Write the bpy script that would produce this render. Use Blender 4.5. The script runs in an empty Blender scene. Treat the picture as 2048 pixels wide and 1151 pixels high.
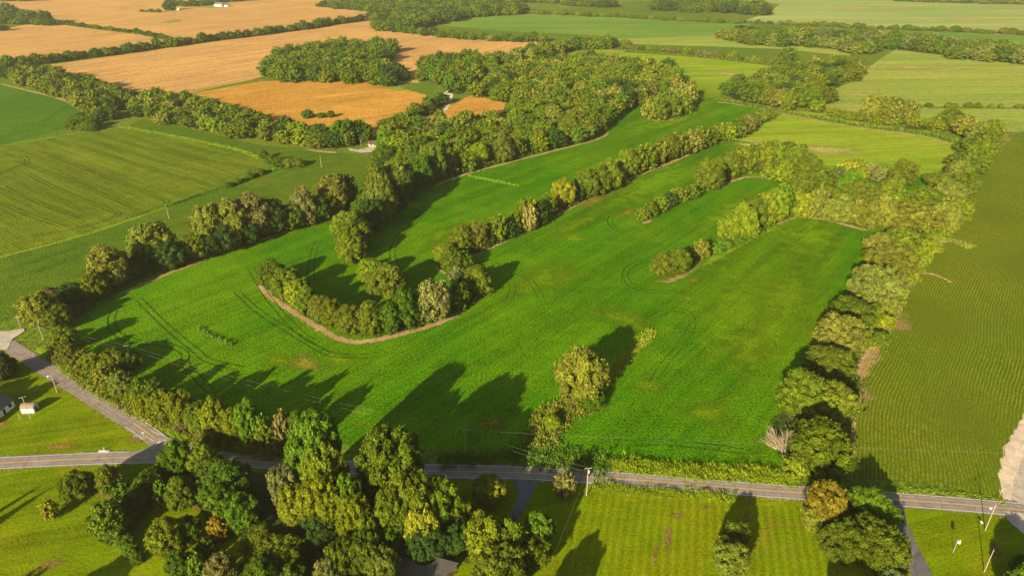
import bpy, math, random
import numpy as np
from mathutils import Vector
R = math.radians
scene = bpy.context.scene
COL = scene.collection

# ------------------------------------------------------------------ camera, sky, sun, exposure
H = 160.0; F = 1366.0; PITCH = R(27)
cam = bpy.data.objects.new('camera', bpy.data.cameras.new('camera')); COL.objects.link(cam)
cam.data.sensor_width = 36; cam.data.lens = 36*F/2048
cam.data.clip_start = 1; cam.data.clip_end = 20000
cam.location = (0, 0, H); cam.rotation_euler = (R(90)-PITCH, 0, 0)
scene.camera = cam
SUN_EL, SUN_AZ = 20.0, 27.5          # shadows fall 27.5 degrees right of straight ahead
w = bpy.data.worlds.new("World"); scene.world = w; w.use_nodes = True
nt = w.node_tree; sky = nt.nodes.new('ShaderNodeTexSky'); sky.sky_type = 'NISHITA'
sky.sun_disc = False; sky.sun_elevation = R(SUN_EL); sky.sun_rotation = R(180+SUN_AZ)
sky.air_density = 1.0; sky.dust_density = 2.0
bg = nt.nodes['Background']; bg.inputs[1].default_value = 0.05
nt.links.new(sky.outputs[0], bg.inputs[0])
sun = bpy.data.objects.new('sun', bpy.data.lights.new('sun', 'SUN')); COL.objects.link(sun)
sun.data.energy = 5.0; sun.data.angle = R(0.5); sun.data.color = (1.0, 0.86, 0.63)
sv = Vector((-math.sin(R(SUN_AZ))*math.cos(R(SUN_EL)), -math.cos(R(SUN_AZ))*math.cos(R(SUN_EL)), math.sin(R(SUN_EL))))
sun.rotation_euler = sv.to_track_quat('Z', 'Y').to_euler()
vs = scene.view_settings
vs.view_transform = 'Standard'; vs.look = 'None'; vs.gamma = 1; vs.use_curve_mapping = False
vs.exposure = 1.22
scene.cycles.max_bounces = 4; scene.cycles.diffuse_bounces = 2; scene.cycles.transparent_max_bounces = 12
scene.cycles.volume_bounces = 0

rng = np.random.default_rng(7); random.seed(7)

# ------------------------------------------------------------------ survey helpers
CP, SP = math.cos(PITCH), math.sin(PITCH)
def ray(x, y):
    u = (x-1024)/F; v = -(y-575.5)/F
    return u, CP+v*SP, -SP+v*CP
def G(x, y, z=0.0):
    "ground point sighted at a photo pixel, and its depth"
    u, dy, dz = ray(x, y); t = (H-z)/-dz
    return u*t, dy*t, t
def P2(x, y):
    a = G(x, y); return (a[0], a[1])
def height_at(Y, ytop):
    u, dy, dz = ray(1024, ytop); return H+dz/dy*Y
def tag(o, label=None, cat=None, group=None, kind=None):
    if label: o['label'] = label
    if cat: o['category'] = cat
    if group: o['group'] = group
    if kind: o['kind'] = kind
    return o
def smooth(pts, n=6):
    "Catmull-Rom through 2d/nd points"
    p = np.array(pts, float)
    if len(p) < 3: 
        return np.array([p[0]+(p[-1]-p[0])*k/n for k in range(n+1)])
    q = np.vstack([2*p[0]-p[1], p, 2*p[-1]-p[-2]]); out = []
    for i in range(1, len(q)-2):
        for k in range(n):
            t = k/n; a, b, c, d = q[i-1], q[i], q[i+1], q[i+2]
            out.append(0.5*((2*b)+(-a+c)*t+(2*a-5*b+4*c-d)*t*t+(-a+3*b-3*c+d)*t**3))
    out.append(p[-1]); return np.array(out)
def resample(p, step):
    d = np.r_[0, np.cumsum(np.linalg.norm(np.diff(p[:, :2], axis=0), axis=1))]
    n = max(2, int(d[-1]/step)+1); s = np.linspace(0, d[-1], n)
    return np.stack([np.interp(s, d, p[:, i]) for i in range(p.shape[1])], 1)
def normals2(p):
    t = np.gradient(p[:, :2], axis=0); t /= np.linalg.norm(t, axis=1)[:, None]+1e-9
    return np.stack([t[:, 1], -t[:, 0]], 1)
def mesh_np(name, verts, faces, mat, attrs=None, smooth_shade=False, cols=None):
    me = bpy.data.meshes.new(name); verts = np.asarray(verts, np.float32)
    if isinstance(faces, np.ndarray):
        n, k = faces.shape
        me.vertices.add(len(verts)); me.vertices.foreach_set('co', verts.ravel())
        me.loops.add(n*k); me.loops.foreach_set('vertex_index', faces.astype(np.int32).ravel())
        me.polygons.add(n); me.polygons.foreach_set('loop_start', np.arange(0, n*k, k, dtype=np.int32))
        me.polygons.foreach_set('loop_total', np.full(n, k, np.int32)); me.update(calc_edges=True)
    else:
        me.from_pydata([tuple(map(float, v)) for v in verts], [], faces); me.update()
    if attrs:
        for k, v in attrs.items():
            a = me.attributes.new(k, 'FLOAT', 'POINT'); a.data.foreach_set('value', np.asarray(v, np.float32))
    if cols is not None:
        a = me.attributes.new('col', 'FLOAT_COLOR', 'POINT')
        c = np.ones((len(verts), 4), np.float32); c[:, :3] = cols; a.data.foreach_set('color', c.ravel())
    if mat: me.materials.append(mat)
    if smooth_shade: me.polygons.foreach_set('use_smooth', np.ones(len(me.polygons), bool))
    return me
def link(name, me, parent=None, loc=(0, 0, 0)):
    o = bpy.data.objects.new(name, me); COL.objects.link(o); o.location = loc
    if parent is not None: o.parent = parent
    return o
def empty(name, loc, rz=0):
    o = bpy.data.objects.new(name, None); COL.objects.link(o); o.location = loc; o.rotation_euler = (0, 0, rz)
    o.empty_display_size = 0.5; return o
class MB:
    def __init__(s): s.v = []; s.f = []
    def add(s, vs_, fs):
        b = len(s.v); s.v += [tuple(v) for v in vs_]; s.f += [tuple(b+i for i in f) for f in fs]; return s
    def box(s, x0, y0, z0, x1, y1, z1):
        return s.add([(x0,y0,z0),(x1,y0,z0),(x1,y1,z0),(x0,y1,z0),(x0,y0,z1),(x1,y0,z1),(x1,y1,z1),(x0,y1,z1)],
                     [(0,3,2,1),(4,5,6,7),(0,1,5,4),(1,2,6,5),(2,3,7,6),(3,0,4,7)])
    def tube(s, pts, rad, n=6, cap=True):
        pts = [Vector(p) for p in pts]
        if not hasattr(rad, '__len__'): rad = [rad]*len(pts)
        vs_ = []
        for i, p in enumerate(pts):
            d = (pts[min(i+1, len(pts)-1)]-pts[max(i-1, 0)]).normalized()
            a = d.orthogonal().normalized() if abs(d.z) > .9 else d.cross(Vector((0, 0, 1))).normalized()
            b = d.cross(a)
            for k in range(n):
                th = 2*math.pi*k/n; vs_.append(p+(a*math.cos(th)+b*math.sin(th))*rad[i])
        fs = [(i*n+k, i*n+(k+1) % n, (i+1)*n+(k+1) % n, (i+1)*n+k) for i in range(len(pts)-1) for k in range(n)]
        if cap: fs += [tuple(range(n))[::-1], tuple((len(pts)-1)*n+k for k in range(n))]
        return s.add(vs_, fs)
    def mesh(s, name, mat):
        return mesh_np(name, s.v, s.f, mat)
    def build(s, name, mat, parent=None, loc=(0, 0, 0)):
        return link(name, s.mesh(name, mat), parent, loc)

# ------------------------------------------------------------------ materials
class NT:
    def __init__(s, name):
        s.m = bpy.data.materials.new(name); s.m.use_nodes = True; s.t = s.m.node_tree; s.t.nodes.clear()
        s.out = s.n('ShaderNodeOutputMaterial')
    def n(s, typ, **kw):
        nd = s.t.nodes.new(typ)
        for k, v in kw.items(): setattr(nd, k, v)
        return nd
    def l(s, a, b): s.t.links.new(a, b)
    def val(s, sock, v):
        if hasattr(v, 'is_linked') or hasattr(v, 'links'): s.l(v, sock)
        else:
            if isinstance(v, tuple) and len(v) == 3 and sock.type == 'RGBA': v = (*v, 1)
            sock.default_value = v
    def math(s, op, a, b=0.0, c=None, clamp=False):
        nd = s.n('ShaderNodeMath', operation=op, use_clamp=clamp); s.val(nd.inputs[0], a); s.val(nd.inputs[1], b)
        if c is not None: s.val(nd.inputs[2], c)
        return nd.outputs[0]
    def pos(s, rot=None, scale=(1, 1, 1)):
        g = s.n('ShaderNodeNewGeometry').outputs['Position']
        if rot is None and scale == (1, 1, 1): return g
        mp = s.n('ShaderNodeMapping'); s.l(g, mp.inputs[0])
        if rot is not None: mp.inputs['Rotation'].default_value = (0, 0, rot)
        if scale == (1, 1, 1): return mp.outputs[0]
        m2 = s.n('ShaderNodeMapping'); s.l(mp.outputs[0], m2.inputs[0]); m2.inputs['Scale'].default_value = scale
        return m2.outputs[0]
    def noise(s, vec, scale, detail=3, rough=0.5, dist=0.0):
        nd = s.n('ShaderNodeTexNoise'); s.l(vec, nd.inputs['Vector']); nd.inputs['Scale'].default_value = scale
        nd.inputs['Detail'].default_value = detail; nd.inputs['Roughness'].default_value = rough
        nd.inputs['Distortion'].default_value = dist
        return nd.outputs[0]
    def ramp(s, fac, lo, hi, a=0.0, b=1.0):
        nd = s.n('ShaderNodeMapRange'); nd.interpolation_type = 'SMOOTHSTEP'; s.val(nd.inputs[0], fac)
        for i, v in enumerate((lo, hi, a, b)): nd.inputs[i+1].default_value = v
        return nd.outputs[0]
    def mix(s, fac, a, b, mode='MIX'):
        nd = s.n('ShaderNodeMix', data_type='RGBA', blend_type=mode); s.val(nd.inputs[0], fac)
        s.val(nd.inputs[6], a); s.val(nd.inputs[7], b); return nd.outputs[2]
    def attr(s, name, out='Fac'):
        nd = s.n('ShaderNodeAttribute'); nd.attribute_name = name; return nd.outputs[out]
    def bump(s, h, dist, strength=1.0):
        nd = s.n('ShaderNodeBump'); s.l(h, nd.inputs['Height']); nd.inputs['Distance'].default_value = dist
        nd.inputs['Strength'].default_value = strength; return nd.outputs[0]
    def scale_rgb(s, c, f):
        nd = s.n('ShaderNodeVectorMath', operation='SCALE'); s.val(nd.inputs[0], c); s.val(nd.inputs[3], f); return nd.outputs[0]
    def finish(s, color, rough=0.9, normal=None, alpha=None, spec=0.15, metal=0.0):
        p = s.n('ShaderNodeBsdfPrincipled'); s.val(p.inputs['Base Color'], color); p.inputs['Roughness'].default_value = rough
        p.inputs['Specular IOR Level'].default_value = spec; p.inputs['Metallic'].default_value = metal
        if normal is not None: s.l(normal, p.inputs['Normal'])
        sh = p.outputs[0]
        if alpha is not None:
            tr = s.n('ShaderNodeBsdfTransparent'); mx = s.n('ShaderNodeMixShader'); s.val(mx.inputs[0], alpha)
            s.l(tr.outputs[0], mx.inputs[1]); s.l(sh, mx.inputs[2]); sh = mx.outputs[0]
        s.l(sh, s.out.inputs['Surface']); return s.m

def crop_mat(name, c1, c2, c3=None, big=0.010, fine=1.3, fbump=0.35, grain=0.55, rows=None, amp=1.5, ragged=False, soft=False, streak=None):
    "a crop or grass canopy: broad drifts of tint, leaf grain and relief, optional planting rows (angle, period, relief)"
    s = NT(name); p = s.pos()
    c = s.mix(s.ramp(s.noise(p, big, 4, .55, .6), .40, .62), c1, c2)
    if c3 is not None:
        c = s.mix(s.ramp(s.noise(s.pos(scale=(1, 1, 1), rot=.6), big*2.3, 5, .62, 1.2), .56, .75), c, c3)
    med = s.noise(p, 0.12, 3, .6); f1 = s.noise(p, fine, 3, .65)
    h = f1
    k = s.math('ADD', s.ramp(f1, .25, .75, 1-grain, 1+grain), s.ramp(med, .3, .7, -.10, .10))
    if streak is not None:
        ang, sc = streak
        st = s.noise(s.pos(rot=ang, scale=(1.0, .05, 1)), sc, 3, .6)
        k = s.math('ADD', k, s.ramp(st, .3, .7, -.15, .15))
        st2 = s.noise(s.pos(rot=ang, scale=(1.0, .025, 1)), sc*5, 2, .5)
        k = s.math('ADD', k, s.ramp(st2, .3, .7, -.10, .10))
    if rows is not None:
        ang, per, rel = rows
        wv = s.n('ShaderNodeTexWave', wave_type='BANDS', bands_direction='X', wave_profile='SIN')
        s.l(s.pos(rot=ang), wv.inputs['Vector']); wv.inputs['Scale'].default_value = math.pi/(10*per)*1.0
        wv.inputs['Distortion'].default_value = 4; wv.inputs['Detail'].default_value = 2; wv.inputs['Detail Scale'].default_value = .1
        h = s.math('ADD', s.math('MULTIPLY', f1, 1.0), s.math('MULTIPLY', wv.outputs['Fac'], rel))
        k = s.math('MULTIPLY', k, s.ramp(wv.outputs['Fac'], 0, .6, .93, 1.03))
    c = s.scale_rgb(c, k)
    al = None
    if ragged:
        e = s.attr('edge'); al = s.ramp(s.math('ADD', e, s.math('MULTIPLY', s.math('SUBTRACT', s.noise(p, .35, 4, .7), .5), amp)), .18, .42)
    if soft:
        e = s.attr('edge'); al = s.math('MULTIPLY', s.ramp(s.math('ADD', e, s.math('MULTIPLY', s.math('SUBTRACT', s.noise(p, .12, 5, .7), .5), 1.1)), .1, 1.0), .85)
    return s.finish(c, 1.0, s.bump(h, fbump), al, 0.0)

def plain(name, c, rough=.8, var=.15, scale=2.0, metal=0, spec=.3):
    s = NT(name); p = s.pos()
    return s.finish(s.scale_rgb(c, s.ramp(s.noise(p, scale, 4, .6), .3, .7, 1-var, 1+var)), rough, None, None, spec, metal)

def leaf_mat():
    s = NT('foliage'); oi = s.n('ShaderNodeObjectInfo')
    c = s.mix(1.0, oi.outputs['Color'], s.attr('col', 'Color'), 'MULTIPLY')
    c = s.scale_rgb(c, s.ramp(s.noise(s.pos(), .35, 3, .6), .3, .7, .86, 1.14))
    d = s.n('ShaderNodeBsdfDiffuse'); s.l(c, d.inputs[0]); tr = s.n('ShaderNodeBsdfTranslucent')
    s.l(s.mix(1.0, c, (1.0, 1.1, .45), 'MULTIPLY'), tr.inputs[0])
    mx = s.n('ShaderNodeMixShader'); mx.inputs[0].default_value = .22; s.l(d.outputs[0], mx.inputs[1]); s.l(tr.outputs[0], mx.inputs[2])
    s.l(mx.outputs[0], s.out.inputs['Surface']); return s.m
LEAF = leaf_mat()
BARK = plain('bark', (.16, .11, .075), .9, .3, 3)
PALEWOOD = plain('bleached_wood', (.55, .42, .28), .9, .2, 3)
PALETWIG = plain('pale_twig', (.36, .27, .13), .9, .25, 1)

# ------------------------------------------------------------------ sheets, ribbons and patches on the ground
NSH = [0]
def sheet(name, px, mat, z, label=None, world=False, sm=0):
    NSH[0] += 1; z += NSH[0]*.0022
    pts = np.array(px, float)
    if sm: pts = smooth(np.vstack([pts, pts[:1]]), sm)[:-1]
    v = [(x, y, z) for x, y in pts] if world else [(*P2(x, y), z) for x, y in pts]
    me = mesh_np(name, v, [tuple(range(len(v)))], mat)
    import bmesh
    bm = bmesh.new(); bm.from_mesh(me); bmesh.ops.triangulate(bm, faces=bm.faces[:]); bmesh.ops.recalc_face_normals(bm, faces=bm.faces[:])
    for f in bm.faces:
        if f.normal.z < 0: f.normal_flip()
    bm.to_mesh(me); bm.free()
    o = link(name, me); tag(o, label, kind='structure'); return o
def ribbon_world(p, width, z, ncol=5):
    nrm = normals2(p); n = len(p); k = ncol
    wd = width if hasattr(width, '__len__') else np.full(n, width)
    s = np.linspace(-1, 1, k)
    V = p[:, None, :2]+nrm[:, None, :]*(s[None, :, None]*wd[:, None, None]/2)
    V = np.concatenate([V, np.full((n, k, 1), z)], 2).reshape(-1, 3)
    e = np.tile(1-np.abs(s), n).reshape(n, k)
    endf = np.minimum(1, np.minimum(np.arange(n), np.arange(n)[::-1])/4.0)[:, None]; e = (e*endf).ravel()
    i = np.arange(n-1)[:, None]*k+np.arange(k-1)[None, :]; i = i.ravel()
    return V, np.stack([i, i+k, i+k+1, i+1], 1)[:, ::-1], e
def ribbon(name, paths, width, mat, z, label=None, step=3.0, cat=None, kind='structure', off=0.0):
    V, Fc, E, b = [], [], [], 0
    for ph in paths:
        wp = np.array([P2(x, y) for x, y in smooth(ph, 6)]); wp = resample(wp, step)
        if off: wp = wp+normals2(wp)*off
        v, f, e = ribbon_world(wp, width, z); V.append(v); Fc.append(f+b); E.append(e); b += len(v); z += .0015
    Fa = np.vstack(Fc)
    Va = np.vstack(V)
    a, bb, c = Va[Fa[0, 0]], Va[Fa[0, 1]], Va[Fa[0, 2]]
    if np.cross(bb-a, c-a)[2] < 0: Fa = Fa[:, ::-1]
    me = mesh_np(name, Va, np.ascontiguousarray(Fa), mat, {'edge': np.concatenate(E)})
    o = link(name, me); tag(o, label, cat, kind=kind); return o
def patch(name, blobs, mat, z, label=None):
    V, Fc, E, b = [], [], [], 0
    for (x, y, rx, ry, a) in blobs:
        n = 28; V.append((*P2(x, y), z)); E.append(1.0)
        ca, sa = math.cos(R(a)), math.sin(R(a))
        for k in range(n):
            t = 2*math.pi*k/n; q = 1+.18*math.sin(3*t+x)+.1*math.sin(5*t+y)
            u, v_ = rx*q*math.cos(t), ry*q*math.sin(t)
            V.append((*P2(x+u*ca-v_*sa, max(-100, y+u*sa+v_*ca)), z)); E.append(0.0)
            Fc.append((b, b+1+(k+1) % n, b+1+k))
        b += n+1; z += .0015
    me = mesh_np(name, V, np.array(Fc), mat, {'edge': E}); o = link(name, me); tag(o, label, kind='structure'); return o

# colours are reflectances, a few with light or shade painted in
SOY = (.050, .185, .006); SOY2 = (.085, .215, .007); SOYY = (.15, .22, .008)
M_base = crop_mat('rough_pasture', (.10, .165, .012), (.14, .18, .018), (.17, .17, .03), big=.004, fine=.5)
M_soy = crop_mat('soybean_canopy', (.058, .172, .001), (.092, .205, .001), (.130, .215, .002), big=.011, fine=1.1, fbump=.5, streak=(R(40), .10))
M_soyL = crop_mat('left_soybean_canopy', (.105, .155, .007), (.130, .172, .009), (.160, .18, .012), big=.012, fine=1.0, rows=(R(127), 2.2, .12), streak=(R(127), .12))
M_soyL2 = crop_mat('strip_soybean_canopy', (.075, .14, .008), (.10, .15, .009), (.135, .16, .012), big=.015, fine=1.0, rows=(R(33), 2.4, .3))
M_dkg = crop_mat('dark_soybean_canopy', (.055, .145, .010), (.075, .165, .010), None, big=.01, fine=.9, rows=(R(80), 2.2, .8))
M_gold = crop_mat('ripe_corn_canopy', (.49, .275, .090), (.56, .315, .100), (.42, .235, .07), big=.006, fine=.35, fbump=.5, grain=.3, streak=(R(32), .10))
M_gold2 = crop_mat('ripe_corn_deep', (.47, .235, .038), (.53, .275, .05), (.38, .19, .04), big=.012, fine=.5, fbump=.6, grain=.4, streak=(R(56), .10))
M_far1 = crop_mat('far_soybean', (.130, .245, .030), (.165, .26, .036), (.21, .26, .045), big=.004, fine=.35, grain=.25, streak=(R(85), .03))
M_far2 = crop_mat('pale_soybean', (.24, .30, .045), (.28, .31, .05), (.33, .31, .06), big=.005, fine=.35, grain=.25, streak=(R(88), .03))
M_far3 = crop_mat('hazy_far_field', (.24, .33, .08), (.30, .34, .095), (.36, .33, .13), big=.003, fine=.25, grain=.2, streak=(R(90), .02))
M_lawn = crop_mat('mown_lawn', (.130, .190, .001), (.175, .205, .0015), (.215, .20, .004), big=.02, fine=1.4, fbump=.15, grain=.32, streak=(R(75), .12))
M_hay = crop_mat('mown_hay', (.150, .205, .0015), (.190, .215, .002), (.22, .18, .012), big=.025, fine=1.4, fbump=.2, grain=.35, rows=(R(14), 2.6, .9))
M_verge = crop_mat('verge_soil', (.36, .235, .105), (.44, .30, .14), (.19, .21, .035), big=.05, fine=1.0, fbump=.25, grain=.35, amp=2.3, ragged=True)
M_dry = crop_mat('dry_crop', (.20, .20, .015), (.26, .22, .03), None, big=.03, fine=1.0, soft=True)
M_dryL = crop_mat('thin_crop', (.125, .225, .002), (.145, .23, .003), None, big=.03, fine=1.0, soft=True)
M_brownp = crop_mat('brown_grass', (.30, .18, .05), (.25, .17, .04), None, big=.05, fine=1.5, soft=True)
M_track = crop_mat('wheel_rut', (.028, .085, .004), (.035, .095, .005), None, fine=1.5, amp=3.4, ragged=True)  # dark soil-green; deep shade in the parted crop is painted into it
M_leafy = crop_mat('weedy_strip', (.13, .26, .01), (.20, .29, .012), (.3, .3, .03), big=.06, fine=.9, fbump=.8, ragged=True)
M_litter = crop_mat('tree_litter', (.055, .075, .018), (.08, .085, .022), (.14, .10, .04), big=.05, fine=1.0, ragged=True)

# base ground, out to the horizon
g = mesh_np('ground', [(-9000, -400, 0), (9000, -400, 0), (9000, 14000, 0), (-9000, 14000, 0)], np.array([[0, 1, 2, 3]]), M_base)
tag(link('ground', g), kind='structure')
Z = .03
sheet('golden_field', [(-700,-90),(640,-90),(760,10),(770,24),(745,38),(560,60),(345,88),(310,74),(150,49),(110,38),(90,24),(0,12),(-700,-10)], M_gold, Z)
sheet('golden_field', [(-300,60),(0,60),(50,50),(110,48),(330,77),(335,84),(200,104),(80,124),(0,126),(-300,145)], M_gold, Z)
sheet('golden_field', [(60,135),(200,116),(500,70),(740,39),(765,58),(1075,84),(1072,98),(1000,128),(930,130),(845,140),(838,166),(815,165),(790,168),(530,152),(500,160),(380,186),(300,188),(100,160)], M_gold, Z*1.2)
sheet('golden_field', [(385,187),(520,163),(650,158),(770,168),(852,190),(850,208),(800,235),(760,262),(740,290),(620,275),(520,248),(440,206)], M_gold2, Z*1.4, sm=0)
sheet('golden_field', [(872,218),(905,205),(945,190),(1028,210),(1022,228),(985,246),(900,250),(855,240)], M_gold2, Z*1.4)
sheet('soybean_field', [(-200,160),(0,168),(60,182),(130,203),(168,228),(172,246),(120,262),(0,290),(-200,330)], M_dkg, Z)
sheet('soybean_field', [(-250,345),(0,296),(120,274),(240,257),(290,264),(480,300),(530,325),(520,345),(330,413),(190,463),(0,512),(-250,570)], M_soyL, Z)
sheet('soybean_field', [(285,238),(400,262),(520,290),(650,302),(745,312),(760,325),(720,380),(600,420),(450,480),(300,520),(180,575),(60,625),(-250,720),(-250,582),(0,518),(330,419),(520,352),(615,332),(600,318),(530,312),(310,265),(250,254)], M_soyL2, Z)
sheet('soybean_field', [(150,690),(160,650),(180,600),(330,546),(520,481),(690,424),(800,385),(930,352),(1000,327),(1150,288),(1190,280),(1240,225),(1290,205),(1400,190),(1500,212),(1620,224),(1770,252),(1925,280),(1915,330),(1850,420),(1760,480),(1700,580),(1640,720),(1575,830),(1560,935),(1250,925),(1130,918),(1060,902),(900,900),(700,892),(540,850),(400,800),(230,735)], M_soy, Z)
M_soyNE = crop_mat('sun_paled_soybean_canopy', (.205, .300, .014), (.250, .315, .018), (.30, .32, .03), big=.008, fine=.9, fbump=.4, grain=.3, streak=(R(80), .05))  # pale crop tint with the light's brightening of these fields painted in
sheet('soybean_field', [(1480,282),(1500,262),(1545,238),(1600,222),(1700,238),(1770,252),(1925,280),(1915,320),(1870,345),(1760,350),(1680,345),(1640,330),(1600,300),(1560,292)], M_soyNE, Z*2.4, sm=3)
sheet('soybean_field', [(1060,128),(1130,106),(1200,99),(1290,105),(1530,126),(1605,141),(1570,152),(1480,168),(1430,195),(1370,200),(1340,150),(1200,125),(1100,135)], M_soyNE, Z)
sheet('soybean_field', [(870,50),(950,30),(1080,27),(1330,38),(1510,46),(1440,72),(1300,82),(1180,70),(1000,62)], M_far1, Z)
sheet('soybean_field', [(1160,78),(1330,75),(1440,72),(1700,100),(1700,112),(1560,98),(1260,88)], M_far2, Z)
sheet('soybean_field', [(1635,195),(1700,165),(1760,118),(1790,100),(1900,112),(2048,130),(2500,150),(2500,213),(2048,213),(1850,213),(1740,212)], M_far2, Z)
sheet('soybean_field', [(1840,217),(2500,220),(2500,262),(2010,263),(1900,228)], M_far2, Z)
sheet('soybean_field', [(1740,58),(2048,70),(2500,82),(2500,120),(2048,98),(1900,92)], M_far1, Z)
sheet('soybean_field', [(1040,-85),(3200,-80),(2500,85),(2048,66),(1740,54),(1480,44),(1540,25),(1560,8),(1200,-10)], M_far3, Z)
sheet('pasture', [(1600,165),(1640,190),(1740,212),(1850,214),(1900,228),(1840,240),(1640,215),(1570,210)], M_far2, Z)

# south of the road and between the roads: lawns
sheet('lawn', [(-500,930),(0,926),(300,914),(430,915),(520,924),(700,936),(1024,944),(1200,955),(1536,981),(1800,1000),(2048,1021),(2500,1060),(2700,1600),(-1200,1600)], M_lawn, Z)
sheet('lawn', [(-300,690),(0,690),(80,745),(180,800),(330,893),(300,912),(0,924),(-500,926)], M_lawn, Z)
sheet('hay_field', [(1195,984),(1290,990),(1400,996),(1470,996),(1470,1015),(1440,1060),(1415,1110),(1400,1200),(1400,1500),(950,1500),(1090,1180),(1120,1110),(1165,1030)], M_hay, Z*1.5)
sheet('hay_field', [(1525,1010),(1600,1012),(1640,1060),(1670,1120),(1690,1200),(1480,1200),(1500,1100)], M_hay, Z*1.5)

# ------------------------------------------------------------------ rows of corn on the right: real ridges
def ridge_field(name, left_px, width, per, step_s, hgt, mat, z, seed=1, flip=1, smoothn=25):
    p = np.array([P2(x, y) for x, y in smooth(left_px, 8)]); p = resample(p, step_s)
    k = smoothn; pad = np.vstack([np.repeat(p[:1], k, 0), p, np.repeat(p[-1:], k, 0)])
    ker = np.ones(2*k+1)/(2*k+1)
    q = np.stack([np.convolve(pad[:, i], ker, 'valid') for i in (0, 1)], 1); q[0] = p[0]; q[-1] = p[-1]
    nrm = normals2(q); nn = np.vstack([np.repeat(nrm[:1], k, 0), nrm, np.repeat(nrm[-1:], k, 0)])
    nrm = np.stack([np.convolve(nn[:, i], ker, 'valid') for i in (0, 1)], 1)
    d = np.arange(0, width, per/4)
    V = p[:, None, :]+flip*nrm[:, None, :]*d[None, :, None]
    r = np.random.default_rng(seed)
    n, m = len(p), len(d); sg = np.arange(n)*step_s
    ph = .35*np.sin(sg[:, None]*.035+d[None]*.11)+.22*np.sin(sg[:, None]*.11+d[None]*.05+1)+.12*np.sin(sg[:, None]*.37+d[None]*.3)
    rid = np.maximum(0, np.cos(2*math.pi*(d[None]+ph)/per))**.7*hgt
    rid = rid*(.62+.38*np.sin(sg[:, None]*.05+d[None]*.045)*np.sin(d[None]*.07-sg[:, None]*.02))
    rowi = (d/per+.5).astype(int)
    nz = r.normal(0, .28, (n, rowi.max()+1))[:, rowi]
    zz = z+rid*(1+nz)+r.normal(0, .05, (n, m))
    zz = np.maximum(zz, z)
    zz[:, 0] = 0
    V = np.concatenate([V, zz[:, :, None]], 2).reshape(-1, 3)
    i = (np.arange(n-1)[:, None]*m+np.arange(m-1)[None, :]).ravel()
    Fa = np.stack([i, i+1, i+m+1, i+m], 1)
    if flip < 0: Fa = Fa[:, ::-1]
    rr = (rid/hgt).ravel()
    vy = V[:, 1]; vx = V[:, 0]; lim = np.interp(vx, CLX, CLY); ok = (vy > lim)
    ins = np.zeros(len(V), bool); pg = YARD; j = len(pg)-1
    for i_ in range(len(pg)):
        (xa, ya), (xb, yb) = pg[i_], pg[j]; cr_ = ((ya > vy) != (yb > vy)) & (vx < (xb-xa)*(vy-ya)/(yb-ya+1e-9)+xa); ins ^= cr_; j = i_
    ok &= ~ins
    Fa = Fa[ok[Fa].all(1)]
    edge = np.tile(np.clip(1-d/14, 0, 1), n)
    return link(name, mesh_np(name, V, np.ascontiguousarray(Fa), mat, {'crest': rr, 'edge': edge}))
def row_mat():
    s = NT('row_crop'); p = s.pos()
    c = s.mix(s.ramp(s.noise(p, .014, 4, .6, .6), .4, .62), (.142, .202, .008), (.175, .212, .011))
    c = s.mix(s.ramp(s.noise(p, .03, 4, .6, 1), .60, .78), c, (.25, .22, .025))
    soil = s.mix(s.ramp(s.noise(p, .5, 3), .35, .65), (.30, .19, .09), (.20, .15, .05))
    bare = s.ramp(s.math('ADD', s.attr('edge'), s.math('MULTIPLY', s.math('SUBTRACT', s.noise(p, .035, 3, .6), .5), 2.6)), .65, .95)
    cr = s.attr('crest')
    base = s.mix(s.ramp(cr, .1, .5), s.mix(bare, (.110, .145, .008), soil), s.mix(s.math('MULTIPLY', bare, .55), c, (.40, .25, .10)))
    base = s.scale_rgb(base, s.ramp(s.noise(p, 1.4, 3, .7), .3, .7, .65, 1.35))
    return s.finish(base, 1.0, s.bump(s.noise(p, 2.0, 3, .7), .25), None, 0.0)
M_rows = row_mat()
east = [(1688,962),(1692,900),(1694,830),(1712,760),(1742,700),(1775,640),(1800,570),(1845,500),(1900,430),(1940,360),(1990,295),(2012,266)]
_c = np.array([P2(x, y) for x, y in [(1600,948),(1700,955),(1786,964),(1886,975),(2011,995),(2400,1030)]]); CLX, CLY = _c[:, 0], _c[:, 1]
YARD_PX = [(2052,826),(2040,850),(2028,868),(2020,885),(2010,893),(2012,908),(2004,920),(2006,935),(1999,950),(2003,968),(2004,985),(2010,993),(2014,1005),(2048,1010),(2400,1040),(2400,700),(2150,760)]
YARD = [P2(*q) for q in YARD_PX]
o = ridge_field('corn_field', east, 150, 1.25, 1.0, .5, M_rows, .05); tag(o, kind='structure')

# ------------------------------------------------------------------ verges, strips, dry patches, ruts
ribbon('dirt_verge', [[(210,600),(340,546),(440,508),(520,481),(600,452),(640,437),(705,418)]], 3.2, M_verge, .11)
ribbon('dirt_verge', [[(512,560),(540,592),(590,625),(640,657),(690,681),(735,682),(800,668),(870,648),(928,625)]], 5.0, M_verge, .11)
ribbon('dirt_verge', [[(925,520),(960,505),(1000,486),(1100,436),(1160,406),(1250,361),(1340,326),(1420,290),(1480,280),(1550,292)]], 4.6, M_verge, .11)
ribbon('dirt_verge', [[(862,528),(885,545),(912,552)],[(860,376),(920,352),(1000,330),(1100,304),(1195,279),(1220,262)]], 3.6, M_verge, .11)
ribbon('dirt_verge', [[(1280,228),(1310,241),(1345,238),(1375,222),(1392,208)],[(1268,444),(1290,446),(1310,437)],[(1430,382),(1460,364),(1500,354),(1550,360)]], 4.0, M_verge, .11)
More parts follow.
